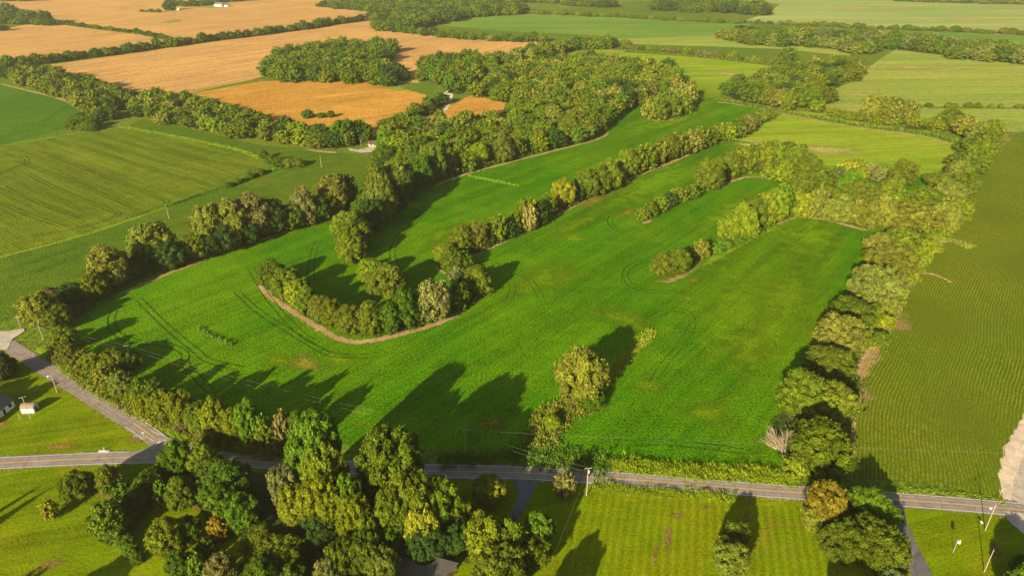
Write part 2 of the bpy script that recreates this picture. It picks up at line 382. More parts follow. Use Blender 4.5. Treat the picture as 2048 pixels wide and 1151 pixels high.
ribbon('dirt_verge', [[(1305,555),(1322,563),(1350,558),(1390,535),(1430,510),(1455,490)]], 5.5, M_verge, .11)
ribbon('dirt_verge', [[(1550,452),(1575,437),(1600,434),(1650,439),(1700,452),(1742,464)]], 5.5, M_verge, .11)
ribbon('dirt_verge', [[(1425,202),(1500,213),(1560,226),(1700,252),(1800,266),(1850,274),(1915,290)]], 5.5, M_verge, .11)
ribbon('dirt_verge', [[(1925,372),(1950,350),(1975,318),(2000,292)],[(1862,512),(1872,492),(1900,484),(1945,497)],[(1800,556),(1850,548),(1885,558),(1918,578)]], 3.0, M_verge, .64)
ribbon('dirt_verge', [[(1690,935),(1694,880),(1700,800),(1722,745),(1745,700),(1768,650)]], 7, M_verge, .14)
ribbon('dirt_verge', [[(0,168),(50,180),(110,195),(150,208),(165,214)],[(605,297),(640,303),(685,306)],[(1430,118),(1530,127),(1610,141)],[(1200,98),(1300,106),(1430,117)]], 5.5, M_verge, .11)
ribbon('dirt_verge', [[(1310,76),(1440,72),(1520,84)],[(1540,90),(1600,91),(1640,95)],[(1880,63),(1960,67),(2048,70)],[(1940,213),(2048,214)],[(1980,258),(2048,266)]], 7, M_verge, .11)
ribbon('dirt_verge', [[(1020,12),(1070,12)],[(1115,12),(1140,14)],[(1220,5),(1270,4)],[(1335,38),(1360,42)],[(1525,28),(1532,22)],[(1690,101),(1740,105)]], 12, M_verge, .12)
ribbon('grass_track', [[(1135,88),(1250,92),(1390,76)],[(60,134),(200,116),(340,95),(500,70),(640,54),(750,40)],[(360,186),(440,172),(520,158)]], 5, M_leafy, .1)
ribbon('weed_strip', [[(240,252),(310,265),(400,282),(480,300),(530,318),(600,322)]], 8, M_leafy, .12)
ribbon('weed_strip', [[(-60,528),(0,514),(100,489),(190,463),(260,440),(330,415),(430,380),(520,345),(600,325)]], 4.5, M_leafy, .13)
ribbon('weed_strip', [[(0,293),(120,272),(240,254)],[(170,236),(140,262)]], 6, M_leafy, .12)
ribbon('weed_strip', [[(925,352),(960,355),(1000,364),(1036,372)],[(1300,668),(1270,695),(1240,720),(1215,745),(1190,785),(1140,820),(1100,850),(1075,880)]], 5.5, M_leafy, .14)
ribbon('weed_strip', [[(395,650),(415,668),(440,682),(470,690)]], 3.0, M_leafy, .14)
ribbon('weed_strip', [[(1400,535),(1450,505),(1500,478),(1560,450)],[(1480,345),(1520,352),(1560,362)]], 6, M_leafy, .14)
ribbon('weed_strip', [[(1720,700),(1760,640),(1790,575),(1830,530),(1850,500),(1880,460),(1920,400),(1945,365)]], 12, M_leafy, .60)
ribbon('road_shoulder', [[(60,690),(110,715),(180,762),(240,800),(300,832),(350,858),(440,888)]], 9, M_leafy, .10)
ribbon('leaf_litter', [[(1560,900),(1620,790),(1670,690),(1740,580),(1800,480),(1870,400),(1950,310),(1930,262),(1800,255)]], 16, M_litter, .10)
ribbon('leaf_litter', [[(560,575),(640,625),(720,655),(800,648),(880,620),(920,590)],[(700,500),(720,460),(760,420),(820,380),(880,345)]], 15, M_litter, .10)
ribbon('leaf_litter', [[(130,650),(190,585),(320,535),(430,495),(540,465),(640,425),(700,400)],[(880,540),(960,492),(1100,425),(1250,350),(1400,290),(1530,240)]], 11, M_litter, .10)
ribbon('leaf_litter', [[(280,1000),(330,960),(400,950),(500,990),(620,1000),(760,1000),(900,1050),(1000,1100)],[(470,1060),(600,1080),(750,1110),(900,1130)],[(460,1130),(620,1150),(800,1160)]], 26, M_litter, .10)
patch('dry_patch', [(610,727,55,24,10),(985,845,45,20,5),(1255,425,32,12,-15),(1190,400,60,14,-20),(1390,560,20,8,0),(1375,595,14,5,10)], M_dry, .12)
M_dryF = crop_mat('far_dry_crop', (.42, .38, .09), (.48, .41, .11), None, big=.03, fine=.6, soft=True)
patch('far_dry_patch', [(1460,148,60,7,3),(1500,290,50,7,3),(1650,300,110,14,5),(1830,135,80,6,0),(1900,140,70,5,-3),(1720,190,60,5,3)], M_dryF, .14)
patch('sun_tinted_stand', [(1540,640,250,190,-20),(1620,480,120,80,10),(1300,370,230,50,-25),(1330,240,190,50,-20),(1450,430,120,36,-25)], crop_mat('sun_tinted_canopy', (.130, .265, .002), (.160, .275, .002), None, big=.012, fine=1.1, fbump=.5, soft=True, streak=(R(40), .10)), .085)  # lighter crop tint; the field's uneven sunlight is painted into it
patch('thin_patch', [(1150,450,90,18,-25),(1250,640,110,35,20),(1500,700,80,45,-40),(1420,830,90,40,20),(1600,500,60,25,0),(1120,560,80,25,-15),(680,720,60,25,0),(1440,260,80,16,-10),(1570,600,120,110,10),(1400,520,170,40,-25),(1080,560,120,40,-25),(880,470,60,18,-30),(560,720,60,18,0),(350,730,60,15,10),(1300,770,50,25,0)], M_dryL, .10)
patch('brown_patch', [(210,990,26,9,0),(270,880,30,9,0),(120,893,60,8,0),(395,1015,26,7,10),(1335,1080,12,40,5),(1355,1030,24,10,0),(1410,1012,20,8,0),(1990,1100,18,28,-30),(100,1130,60,14,-20),(1310,1110,8,40,8),(1490,1040,10,30,20),(1545,880,14,30,10),(735,1055,12,26,25),(640,885,20,8,0),(0,850,40,10,-20)], M_brownp, .13)
patch('far_dry_patch', [(1747,133,26,5,-12),(1600,45,80,4,0),(1790,15,90,4,2),(1950,40,110,5,0),(1710,20,60,4,2)], M_dryF, .17)
patch('waterway_patch', [(345,43,32,4,-6),(340,21,18,4,0),(425,12,50,6,-6),(790,175,60,10,3),(930,182,30,12,0)], crop_mat('waterway_grass', (.20,.30,.03), (.26,.34,.04), None, big=.02, fine=.5, soft=True), .14)
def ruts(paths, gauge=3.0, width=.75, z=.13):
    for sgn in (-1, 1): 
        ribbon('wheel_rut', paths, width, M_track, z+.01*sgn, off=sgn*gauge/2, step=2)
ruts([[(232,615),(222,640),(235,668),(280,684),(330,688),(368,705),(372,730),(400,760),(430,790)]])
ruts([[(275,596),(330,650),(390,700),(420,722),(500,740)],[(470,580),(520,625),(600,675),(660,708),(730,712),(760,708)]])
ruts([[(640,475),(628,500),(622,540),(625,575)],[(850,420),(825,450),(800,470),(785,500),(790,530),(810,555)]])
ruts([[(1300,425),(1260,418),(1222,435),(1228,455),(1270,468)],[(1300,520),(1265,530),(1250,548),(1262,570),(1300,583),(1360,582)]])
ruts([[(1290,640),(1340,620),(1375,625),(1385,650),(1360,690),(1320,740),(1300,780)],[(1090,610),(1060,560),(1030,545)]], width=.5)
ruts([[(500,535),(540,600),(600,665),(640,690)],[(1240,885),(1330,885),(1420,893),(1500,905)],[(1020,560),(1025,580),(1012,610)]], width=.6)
M_track2 = crop_mat('dashed_rut', (.045, .070, .006), (.055, .080, .008), None, fine=1.5, amp=3.0, ragged=True)  # darker rut tint, also holding painted shade from the parted crop
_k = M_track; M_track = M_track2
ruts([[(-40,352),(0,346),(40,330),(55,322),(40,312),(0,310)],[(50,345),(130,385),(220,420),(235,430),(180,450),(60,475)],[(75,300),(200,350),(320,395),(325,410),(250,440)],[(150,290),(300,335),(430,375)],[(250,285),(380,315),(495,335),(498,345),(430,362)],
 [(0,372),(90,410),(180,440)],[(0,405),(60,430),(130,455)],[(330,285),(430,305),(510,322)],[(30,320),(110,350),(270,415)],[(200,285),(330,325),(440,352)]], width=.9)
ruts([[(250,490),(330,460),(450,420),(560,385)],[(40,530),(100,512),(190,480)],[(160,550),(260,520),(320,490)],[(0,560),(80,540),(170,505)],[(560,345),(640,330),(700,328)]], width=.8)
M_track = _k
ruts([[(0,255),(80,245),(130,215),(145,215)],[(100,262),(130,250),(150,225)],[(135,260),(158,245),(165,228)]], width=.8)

# ------------------------------------------------------------------ roads
def asphalt(name, c, crack=True):
    s = NT(name); p = s.pos()
    k = s.math('ADD', s.ramp(s.noise(p, .25, 4, .6), .3, .7, .84, 1.13), s.ramp(s.noise(p, 3.0, 3, .7), .3, .7, -.14, .14))
    if crack:
        e = s.attr('edge')
        wv = s.math('ABSOLUTE', s.math('SUBTRACT', s.math('FRACT', s.math('MULTIPLY', e, 2.0)), .5))
        k = s.math('MULTIPLY', k, s.ramp(wv, .05, .4, .90, 1.05))
        vo = s.n('ShaderNodeTexVoronoi', feature='DISTANCE_TO_EDGE'); s.l(p, vo.inputs['Vector']); vo.inputs['Scale'].default_value = .22
        k = s.math('MULTIPLY', k, s.ramp(vo.outputs['Distance'], .0, .035, .72, 1.0))
    return s.finish(s.scale_rgb(c, k), .85, s.bump(s.noise(p, 4, 2), .02), None, .25)
M_road = asphalt('asphalt', (.265, .222, .190)); M_side = asphalt('side_asphalt', (.265, .215, .175))
M_drive = asphalt('drive_asphalt', (.13, .12, .12)); M_gravel = asphalt('gravel', (.58, .46, .32)); M_grav2 = asphalt('grey_gravel', (.43, .37, .29))
M_white = plain('white_road_paint', (.75, .72, .66), .7, .12, 1.5); M_yellow = plain('yellow_road_paint', (.72, .42, .03), .7, .15, 1.5)
MAIN = [(-300,943),(0,926),(175,917.5),(300,913.5),(380,914.5),(457,918.5),(512,923),(687,934),(870,942),(1024,944.5),(1174,953),(1340,965),(1536,981),(1801,999),(1986,1014),(2048,1020),(2400,1052)]
SIDE = [(330,893),(304,871),(278,852),(240,830),(175,789),(120,755),(75,727),(28,697),(-20,668),(-120,612),(-320,520)]
def road_world(px, step=2.0):
    wp = np.array([P2(x, y) for x, y in smooth(px, 8)]); wp = resample(wp, step)
    k = 6; pad = np.vstack([np.repeat(wp[:1], k, 0), wp, np.repeat(wp[-1:], k, 0)]); ker = np.ones(2*k+1)/(2*k+1)
    q = np.stack([np.convolve(pad[:, i], ker, 'valid') for i in (0, 1)], 1); q[0] = wp[0]; q[-1] = wp[-1]; return q
RW = road_world(MAIN); SW = road_world(SIDE)
def strip(name, p, width, mat, z, label=None, kind='structure'):
    v, f, e = ribbon_world(p, width, z, 3)
    a, b, c = v[f[0, 0]], v[f[0, 1]], v[f[0, 2]]
    if np.cross(b-a, c-a)[2] < 0: f = f[:, ::-1]
    return tag(link(name, mesh_np(name, v, np.ascontiguousarray(f), mat, {'edge': e})), label, kind=kind)
ribbon_m = crop_mat('shoulder_grit', (.24, .21, .08), (.30, .26, .13), (.18, .21, .02), big=.08, fine=1.2, amp=2.4, ragged=True)
for nm, q_ in (('gravel_shoulder', RW), ('gravel_shoulder', SW)): strip(nm, q_, 9.2, ribbon_m, .150 if q_ is RW else .145)
strip('side_road', SW, 6.4, M_side, .17); strip('road', RW, 6.5, M_road, .20)
def offs(p, d): return p+normals2(p)*d
def cut(p, test): return p[[bool(test(q)) for q in p]]
ri = P2(305, 905)[0]; rj = P2(400, 905)[0]
strip('road_edge_line', offs(RW, 2.85), .16, M_white, .225)
pp = offs(RW, -2.85)
strip('road_edge_line', pp[pp[:, 0] < P2(268, 908)[0]], .16, M_white, .225); strip('road_edge_line', pp[pp[:, 0] > P2(420, 908)[0]], .16, M_white, .225)
strip('road_centre_line', offs(RW, .13), .13, M_yellow, .225); strip('road_centre_line', offs(RW, -.13), .13, M_yellow, .225)
near = SW[SW[:, 1] < P2(272, 846)[1]]
near = near[near[:, 1] > P2(330, 884)[1]]
strip('side_centre_line', offs(near, .14)[2:], .14, M_yellow, .19); strip('side_centre_line', offs(near, -.14)[2:], .14, M_yellow, .19)
nn = SW[(SW[:, 1] < P2(268, 846)[1])]
strip('side_edge_line', offs(nn, 2.8)[2:], .15, M_white, .19); strip('side_edge_line', offs(nn, -2.8)[5:], .15, M_white, .19)
# rounded corner joining the two roads
sheet('road_corner', [(268,905.5),(300,893),(312,880),(322,872),(352,882),(385,895),(425,906),(460,915),(380,917),(300,916)], M_road, .185)
st = [P2(315,884.5), P2(331,879)]
sheet('stop_line', [(314,885.5),(331,879.5),(332.5,880.5),(316,887)], M_white, .195)
cor = road_world([(303,862),(325,871),(352,882),(385,894),(425,904.5)], 1.5); strip('corner_edge_line', cor, .16, M_white, .21)
cor = road_world([(291,871),(305,882),(325,893)], 1.5); strip('corner_edge_line', cor, .16, M_white, .215)
sheet('driveway', [(1018,955),(1082,959),(1072,970),(1066,985),(1055,1005),(1040,1035),(1020,1075),(985,1120),(960,1120),(1000,1060),(1020,1030),(1030,1005),(1036,985),(1030,968)], M_drive, .16, sm=3)
sheet('driveway', [(1765,1001),(1812,1003),(1808,1020),(1815,1050),(1835,1095),(1868,1155),(1900,1230),(1840,1230),(1822,1150),(1800,1090),(1785,1045),(1780,1020)], M_drive, .16)
ribbon('driveway_edge', [[(1806,1015),(1812,1045),(1835,1092),(1868,1152)]], .9, M_brownp, .175)
sheet('gravel_yard', [(x-5, y) if x < 2060 else (x, y) for x, y in YARD_PX], M_gravel, .06, sm=3)
sheet('gravel_yard', [(2052,905),(2040,925),(2036,945),(2026,960),(2027,980),(2022,1000),(2048,1008),(2400,1036),(2400,840),(2100,840)], M_grav2, .08, sm=3)
sheet('gravel_drive', [(2005,1022),(2075,1028),(2075,1042),(2110,1080),(2100,1110),(2040,1062),(2015,1040)], M_grav2, .17)
sheet('gravel_drive', [(48,657),(20,662),(-20,664),(-60,655),(-30,700),(15,700),(25,678),(50,663)], M_grav2, .21)
sheet('gravel_drive', [(880,227),(887,215),(889,203),(886,192),(890,180),(902,180),(906,192),(902,206),(894,220),(870,233),(842,239),(842,234)], asphalt('pale_gravel', (.70, .60, .46)), .2)
sheet('gravel_drive', [(696,296),(715,300),(730,297),(745,293),(756,292),(760,300),(740,305),(722,306),(700,302)], M_grav2, .2)
sheet('gravel_pad', [(822,322),(838,319),(845,325),(828,330)], M_gravel, .2)

# ------------------------------------------------------------------ foliage prototypes
ICO = None
def ico(sub):
    import bmesh
    bm = bmesh.new(); bmesh.ops.create_icosphere(bm, subdivisions=sub, radius=1)
    v = np.array([x.co[:] for x in bm.verts]); f = np.array([[q.index for q in x.verts] for x in bm.faces]); bm.free(); return v, f
ICO1, ICO2 = ico(1), ico(2)
def unit(a): return a/(np.linalg.norm(a, axis=-1, keepdims=True)+1e-9)
def crown_arrays(seed, nl=60, lr=.12, leaves=130, leaf=.026, z0=.06, shape='round', core=True, upright=0.0, relief=.75):
    r = np.random.default_rng(seed)
    i = np.arange(nl)+.5; ph = np.arccos(1-2*i/nl); th = math.pi*(1+5**.5)*i+r.uniform(0, 6)
    d = np.stack([np.cos(th)*np.sin(ph), np.sin(th)*np.sin(ph), np.cos(ph)], 1)+r.normal(0, .12, (nl, 3)); d = unit(d)
    zc = (z0+1)/2; hz = (1-z0)/2-lr*.55
    rad = .5-lr*.75
    mod = 1+relief*(.16*np.sin(2.3*d[:, 0]*3+seed)+.12*np.sin(5*d[:, 1]+seed*2)+r.normal(0, .07, nl))
    mod = np.clip(mod, .62, 1.15)
    z = d[:, 2]
    if shape == 'round': prof = np.where(z < 0, 1.0, 1.0)
    elif shape == 'cone': prof = 1.05-.45*np.clip(z, -1, 1)*1.0
    elif shape == 'vase': prof = 1.0+.22*z
    elif shape == 'dome': prof = 1.05-.15*z
    C = np.stack([d[:, 0]*rad*mod*prof, d[:, 1]*rad*mod*prof, zc+z*hz*np.clip(mod, .75, 1.06)], 1)
    if shape == 'dome': C[:, 2] = np.maximum(C[:, 2], lr*.6)
    V, Fq, Cc = [], [], []
    lob = r.uniform(.72, 1.35, nl)*lr; lt = r.uniform(.80, 1.22, nl)
    L = nl*leaves; li = np.repeat(np.arange(nl), leaves)
    ns = max(3, leaves//11); si = li*ns+r.integers(0, ns, L)
    sd = unit(r.normal(0, 1, (nl*ns, 3))+np.repeat(d, ns, 0)*.9+np.array([0, 0, .35])); sr = .72+.42*r.random(nl*ns)
    stn = r.uniform(.72, 1.3, nl*ns)
    dd = sd[si]; dist = sr[si][:, None]
    Pp = C[li]+dd*lob[li][:, None]*dist*np.array([1, 1, .85])+r.normal(0, 1, (L, 3))*(leaf*1.25)
    nrm = unit(dd+r.normal(0, .55, (L, 3)))
    a = unit(np.cross(nrm, r.normal(0, 1, (L, 3)))); b = np.cross(nrm, a)
    if upright: a = unit(a*(1-upright)+np.array([0, 0, 1])*upright+d[li]*upright*.6); 
    sz = leaf*r.uniform(.55, 1.35, L)[:, None]
    ln = 1.5+upright
    q = np.stack([Pp-a*sz*ln, Pp-b*sz*.8, Pp+a*sz*ln, Pp+b*sz*.8], 1)
    q[..., 2] = np.maximum(q[..., 2], .003)
    tint = (lt[li]*stn[si]*r.uniform(.7, 1.3, L))[:, None]*np.stack([r.normal(1, .10, L), np.ones(L), r.normal(1, .15, L)], 1)
    V.append(q.reshape(-1, 3)); Fq.append(np.arange(L*4).reshape(-1, 4)); Cc.append(np.repeat(tint, 4, 0))
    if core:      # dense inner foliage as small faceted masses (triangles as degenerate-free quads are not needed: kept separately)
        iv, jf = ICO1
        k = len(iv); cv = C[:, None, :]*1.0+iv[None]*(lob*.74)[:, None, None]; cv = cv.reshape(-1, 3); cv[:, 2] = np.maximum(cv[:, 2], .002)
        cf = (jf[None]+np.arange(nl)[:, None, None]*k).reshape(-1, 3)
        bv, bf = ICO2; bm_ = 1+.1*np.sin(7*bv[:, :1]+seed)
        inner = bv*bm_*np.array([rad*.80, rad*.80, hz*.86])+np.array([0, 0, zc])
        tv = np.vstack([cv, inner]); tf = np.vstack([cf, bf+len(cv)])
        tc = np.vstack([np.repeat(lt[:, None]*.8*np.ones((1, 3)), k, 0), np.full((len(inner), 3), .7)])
    else: tv = np.zeros((0, 3)); tf = np.zeros((0, 3), int); tc = np.zeros((0, 3))
    return np.vstack(V), np.vstack(Fq), np.clip(np.vstack(Cc), .3, 2), tv, tf, tc
def mesh_mixed(name, qv, qf, qc, tv, tf, tc, mat):
    me = bpy.data.meshes.new(name); v = np.vstack([qv, tv]).astype(np.float32)
    me.vertices.add(len(v)); me.vertices.foreach_set('co', v.ravel())
    nq, ntr = len(qf), len(tf)
    me.loops.add(nq*4+ntr*3); me.loops.foreach_set('vertex_index', np.concatenate([qf.ravel(), (tf+len(qv)).ravel()]).astype(np.int32))
    me.polygons.add(nq+ntr)
    me.polygons.foreach_set('loop_start', np.concatenate([np.arange(nq)*4, nq*4+np.arange(ntr)*3]).astype(np.int32))
    me.polygons.foreach_set('loop_total', np.concatenate([np.full(nq, 4), np.full(ntr, 3)]).astype(np.int32)); me.update(calc_edges=True)
    a = me.attributes.new('col', 'FLOAT_COLOR', 'POINT'); c = np.ones((len(v), 4), np.float32); c[:, :3] = np.vstack([qc, tc]); a.data.foreach_set('color', c.ravel())
    me.materials.append(mat); return me
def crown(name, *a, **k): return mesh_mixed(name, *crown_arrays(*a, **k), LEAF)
HI = {  # near and middle distance crowns
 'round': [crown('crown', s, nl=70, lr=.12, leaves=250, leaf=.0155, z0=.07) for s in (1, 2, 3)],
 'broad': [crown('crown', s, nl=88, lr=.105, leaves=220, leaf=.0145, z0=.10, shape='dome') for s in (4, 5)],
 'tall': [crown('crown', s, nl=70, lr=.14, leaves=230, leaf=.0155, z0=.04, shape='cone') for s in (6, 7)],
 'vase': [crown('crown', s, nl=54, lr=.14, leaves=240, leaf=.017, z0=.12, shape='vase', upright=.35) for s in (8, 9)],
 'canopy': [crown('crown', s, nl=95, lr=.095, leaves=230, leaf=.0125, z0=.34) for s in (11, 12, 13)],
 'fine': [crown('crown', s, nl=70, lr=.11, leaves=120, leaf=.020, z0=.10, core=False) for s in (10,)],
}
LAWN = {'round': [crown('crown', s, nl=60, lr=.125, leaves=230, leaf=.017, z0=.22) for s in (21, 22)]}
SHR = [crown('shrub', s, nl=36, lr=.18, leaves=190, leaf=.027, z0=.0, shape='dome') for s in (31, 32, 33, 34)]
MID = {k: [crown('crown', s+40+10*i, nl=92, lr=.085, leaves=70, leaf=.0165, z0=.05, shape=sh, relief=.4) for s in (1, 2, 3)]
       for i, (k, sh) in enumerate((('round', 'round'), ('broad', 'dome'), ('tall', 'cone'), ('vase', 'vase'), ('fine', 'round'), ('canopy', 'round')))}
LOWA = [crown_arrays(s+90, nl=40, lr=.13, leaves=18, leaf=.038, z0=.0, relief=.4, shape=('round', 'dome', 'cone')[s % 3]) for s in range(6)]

def trunk_mesh(name, seed, top=.62, br=5, rad=.030, mat=None):
    r = random.Random(seed); m = MB(); pts = [(0, 0, -.01)]
    for i in range(1, 5): pts.append((r.uniform(-.012, .012)*i, r.uniform(-.012, .012)*i, top*i/4))
    m.tube(pts, [rad*1.35, rad, rad*.85, rad*.65, rad*.35], 7)
    for k in range(br):
        a = 2*math.pi*k/br+r.uniform(-.4, .4); z = r.uniform(.16, .42); e = r.uniform(.22, .33); zz = z+r.uniform(.15, .3)
        m.tube([(0, 0, z), (e*.45*math.cos(a), e*.45*math.sin(a), z+(zz-z)*.55), (e*math.cos(a), e*math.sin(a), zz)], [rad*.5, rad*.3, rad*.12], 5)
    return m.mesh(name, mat or BARK)
TRUNKS = [trunk_mesh('trunk', s) for s in (1, 2, 3)]
def bare_mesh(name, seed, depth=5, mat=None, spread=.55, fan=None):
    r = random.Random(seed); m = MB()
    def grow(p, d, ln, rad, k):
        q = p+d*ln; mid = p+d*ln*.5+Vector((r.uniform(-1, 1), r.uniform(-1, 1), r.uniform(-1, 1)))*ln*.06
        m.tube([p, mid, q], [rad, rad*.85, rad*.65], 4, False)
        if k == 0: return
        for _ in range(3 if k > 1 else 4):
            v = Vector((r.gauss(0, 1), r.gauss(0, 1), r.gauss(0, .7)))*spread
            grow(p+d*ln*r.uniform(.55, 1), (d+v+Vector((0, 0, .12))).normalized(), ln*r.uniform(.62, .8), rad*.58, k-1)
    if fan: 
        for i in range(fan): 
            a = R(-34+68*i/(fan-1)); grow(Vector((0, 0, .03)), Vector((math.cos(a), math.sin(a), r.uniform(.05, .45))).normalized(), .38*r.uniform(.6, 1.25), .008, depth)
    else: grow(Vector((0, 0, 0)), Vector((0, 0, 1)), .30, .022, depth)
    return m.mesh(name, mat or PALETWIG)
BARE = bare_mesh('branches', 5); BARE2 = bare_mesh('branches', 9, 4)

# leaf reflectances by look
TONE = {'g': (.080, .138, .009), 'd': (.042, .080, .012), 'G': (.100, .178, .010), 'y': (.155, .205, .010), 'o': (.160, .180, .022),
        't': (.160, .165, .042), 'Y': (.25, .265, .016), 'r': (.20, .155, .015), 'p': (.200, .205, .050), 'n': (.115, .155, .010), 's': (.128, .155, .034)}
WORD = {'g': 'mid green', 'd': 'dark green', 'G': 'fresh green', 'y': 'yellow-green', 'o': 'olive', 't': 'tan-tinged', 'Y': 'golden yellow',
        'r': 'rusty orange', 'p': 'pale straw-coloured', 'n': 'olive-green', 's': 'grey-green'}
UNUSED = ['first','second','third','fourth','fifth','sixth','seventh','eighth','ninth','tenth','eleventh','twelfth','thirteenth','fourteenth','fifteenth','sixteenth','seventeenth','eighteenth','nineteenth']+['twenty-'+x for x in ('first','second','third','fourth','fifth','sixth','seventh','eighth','ninth')]+['thirtieth']+['thirty-'+x for x in ('first','second','third','fourth','fifth','sixth','seventh','eighth','ninth')]+['fortieth']
_t = ['', 'first','second','third','fourth','fifth','sixth','seventh','eighth','ninth','tenth','eleventh','twelfth','thirteenth','fourteenth','fifteenth','sixteenth','seventeenth','eighteenth','nineteenth']
_d = ['', '', 'twent', 'thirt', 'fort', 'fift', 'sixt', 'sevent', 'eight', 'ninet']
def ordinal(n):
    if n < 20: return _t[n]
    if n < 100: return _d[n//10]+('ieth' if n % 10 == 0 else 'y-'+_t[n % 10])
    return 'one hundred and '+(ordinal(n-100) if n > 100 else '')
ORD = [ordinal(i) for i in range(1, 100)]
PLAN = []   # every tree: dict(X,Y,r,h,tone,kind,label,group,shape,px)
def plan(X, Y, r, h, tone, cat, label, group, shape='round', wood=None, **k):
    t = Y*CP+H*SP
    PLAN.append(dict(X=X, Y=Y, r=r, h=h, tone=tone, cat=cat, label=label, group=group, shape=shape, px=2*r*F/t, t=t, wood=wood, **k))
def tree_px(x, yb, yt, wpx, back=.35):
    X, Y, t = G(x, yb); r = wpx*.5*t/F; Yc = Y+back*r; s = Yc/Y; X *= (Yc*CP+H*SP)/(Y*CP+H*SP)
    h = max(1.2, height_at(Yc+.30*r, yt)/.97); return X, Yc, r, h
def size_word(r, h):
    a = 'broad' if r*2 > h*1.05 else ('tall' if h > r*2*1.45 else 'rounded')
    return a
def row(landmark, group, items, cat='tree', shapes=('round', 'broad', 'tall'), count=True, noun=None):
    """items (x, y_base, y_top, width, tone[, shape]) from one end of the row to the other; landmark tells the row and the end counted from"""
    tones = [it[4] for it in items]
    for i, it in enumerate(items):
        x, yb, yt, wp, tn = it[:5]; X, Y, r, h = tree_px(x, yb, yt, wp, .85 if ('pale grove' in group or 'spur' in group or 'middle hedgerow' in group) else .35)
        sh = it[5] if len(it) > 5 else shapes[(i*7+int(x)) % len(shapes)]
        w_ = WORD[tn]; nn_ = noun or cat
        only = tones.count(tn) == 1
        if count: lb = f"{size_word(r,h)} {w_} {nn_}, {ORD[i]} {landmark}"
        else: lb = f"{size_word(r,h)} {w_} {nn_} {landmark}"
        if len(it) > 6: lb = it[6]
        plan(X, Y, r, h, tn, cat, lb, group, sh)
def inside(p, poly):
    c = False; n = len(poly); x, y = p
    for i in range(n):
        x1, y1 = poly[i]; x2, y2 = poly[(i+1) % n]
        if (y1 > y) != (y2 > y) and x < (x2-x1)*(y-y1)/(y2-y1)+x1: c = not c
    return c
def fill(px, spacing, r, h, tones, label, group, wood, seed=0, shapes=('round', 'broad', 'tall'), jit=.32, cat='tree'):
    poly = [P2(x, y) for x, y in px]; xs = [p[0] for p in poly]; ys = [p[1] for p in poly]; q = random.Random(seed+len(px)*7)
    y = min(ys); k = 0
    while y < max(ys):
        x = min(xs)+(k % 2)*spacing/2
        while x < max(xs):
            a, b = x+q.uniform(-jit, jit)*spacing, y+q.uniform(-jit, jit)*spacing
            if inside((a, b), poly):
                m = q.uniform(.75, 1.25); tn = q.choice(tones)
                plan(a, b, r*m, h*q.uniform(.78, 1.15)*(.6+.4*m), tn, cat, f"{label} ({WORD[tn]} crown)" if False else label.replace('@', WORD[tn]), group+' ('+WORD[tn]+')', q.choice(shapes), wood)
            x += spacing
        y += spacing*.86; k += 1
def belt(px, width, spacing, r, h, tones, label, group, wood, seed=0, shapes=('round', 'broad', 'tall'), cat='tree'):
    p = resample(np.array([P2(x, y) for x, y in smooth(px, 5)]), spacing); nr = normals2(p); q = random.Random(seed+3)
    lanes = max(1, int(width/spacing+.5))
    for i in range(len(p)):
        for l in range(lanes):
            o_ = (l-(lanes-1)/2)*spacing+q.uniform(-.3, .3)*spacing
            a = p[i]+nr[i]*o_; m = q.uniform(.7, 1.3); tn = q.choice(tones)
            a = a+np.array([q.uniform(-.3, .3), q.uniform(-.3, .3)])*spacing
            plan(a[0], a[1], r*m, h*q.uniform(.7, 1.2)*(.5+.5*m), tn, cat, label.replace('@', WORD[tn]), group+' ('+WORD[tn]+')', q.choice(shapes), wood)

# ---- trees told apart one by one, near and middle distance
T1 = "trees on the lawn below the road fork"
def one(x, yb, yt, wp, tn, label, cat='tree', shape='round', lawn=False, group=None, back=.35):
    X, Y, r, h = tree_px(x, yb, yt, wp, back); plan(X, Y, r, h, tn, cat, label, group, shape, None, lawn=lawn)
one(165,1003,944,58,'n',"round tree on the lawn below the road, with its trunk and long shadow showing", lawn=True, back=.15)
one(224,992,933,50,'n',"bushy tree with red-brown litter at its foot, just left of the hedge", lawn=False)
one(252,1002,962,42,'g',"lower tree tucked between the bushy lawn tree and the leafy hedge")
one(105,1036,998,30,'Y',"small pale yellow tree standing alone on the open lawn", lawn=True, back=.1)
row("from the road in the curved lawn hedge", "hedge curving down the lawn", [(322,968,930,42,'g'),(306,985,940,40,'n'),(292,1000,955,40,'g'),(278,1022,975,42,'g'),(262,1045,1000,50,'d')], cat='shrub')
one(232,1078,1004,62,'n',"large round shrub where the lawn hedge bends downward", cat='shrub', shape='broad')
row("below the large round shrub in the lawn hedge", "low end of the lawn hedge", [(250,1098,1072,36,'G'),(264,1112,1088,28,'G'),(277,1126,1104,22,'g')], cat='shrub')
one(360,950,884,56,'G',"fresh green tree at the top of the hedge, beside the road fork")
one(408,945,892,52,'y',"yellow-green tree overhanging the road just right of the fork")
one(430,985,915,70,'n',"leafy tree below the road, right of the tree at the fork")
one(465,1010,925,84,'g',"broad green tree over the garden, largest left of the tall road tree", shape='broad')
one(445,1040,965,70,'g',"green tree under the broad garden tree, beside the oval evergreen")
one(490,1062,990,64,'G',"fresh green tree at the garden's right edge above the reddish tree")
one(331,1014,962,27,'g',"narrow dark oval evergreen standing left of the conical one", shape='tall')
one(369,1020,954,52,'n',"conical evergreen beside the narrow oval one in the garden", shape='tall')
one(343,1112,1038,66,'n',"round garden tree casting its shadow up to the right", shape='round')
one(382,1090,1033,44,'g',"darker tree close behind the round garden tree")
one(443,1080,1032,42,'r',"small reddish-brown tree with a forked trunk in the garden", lawn=True, back=.2)
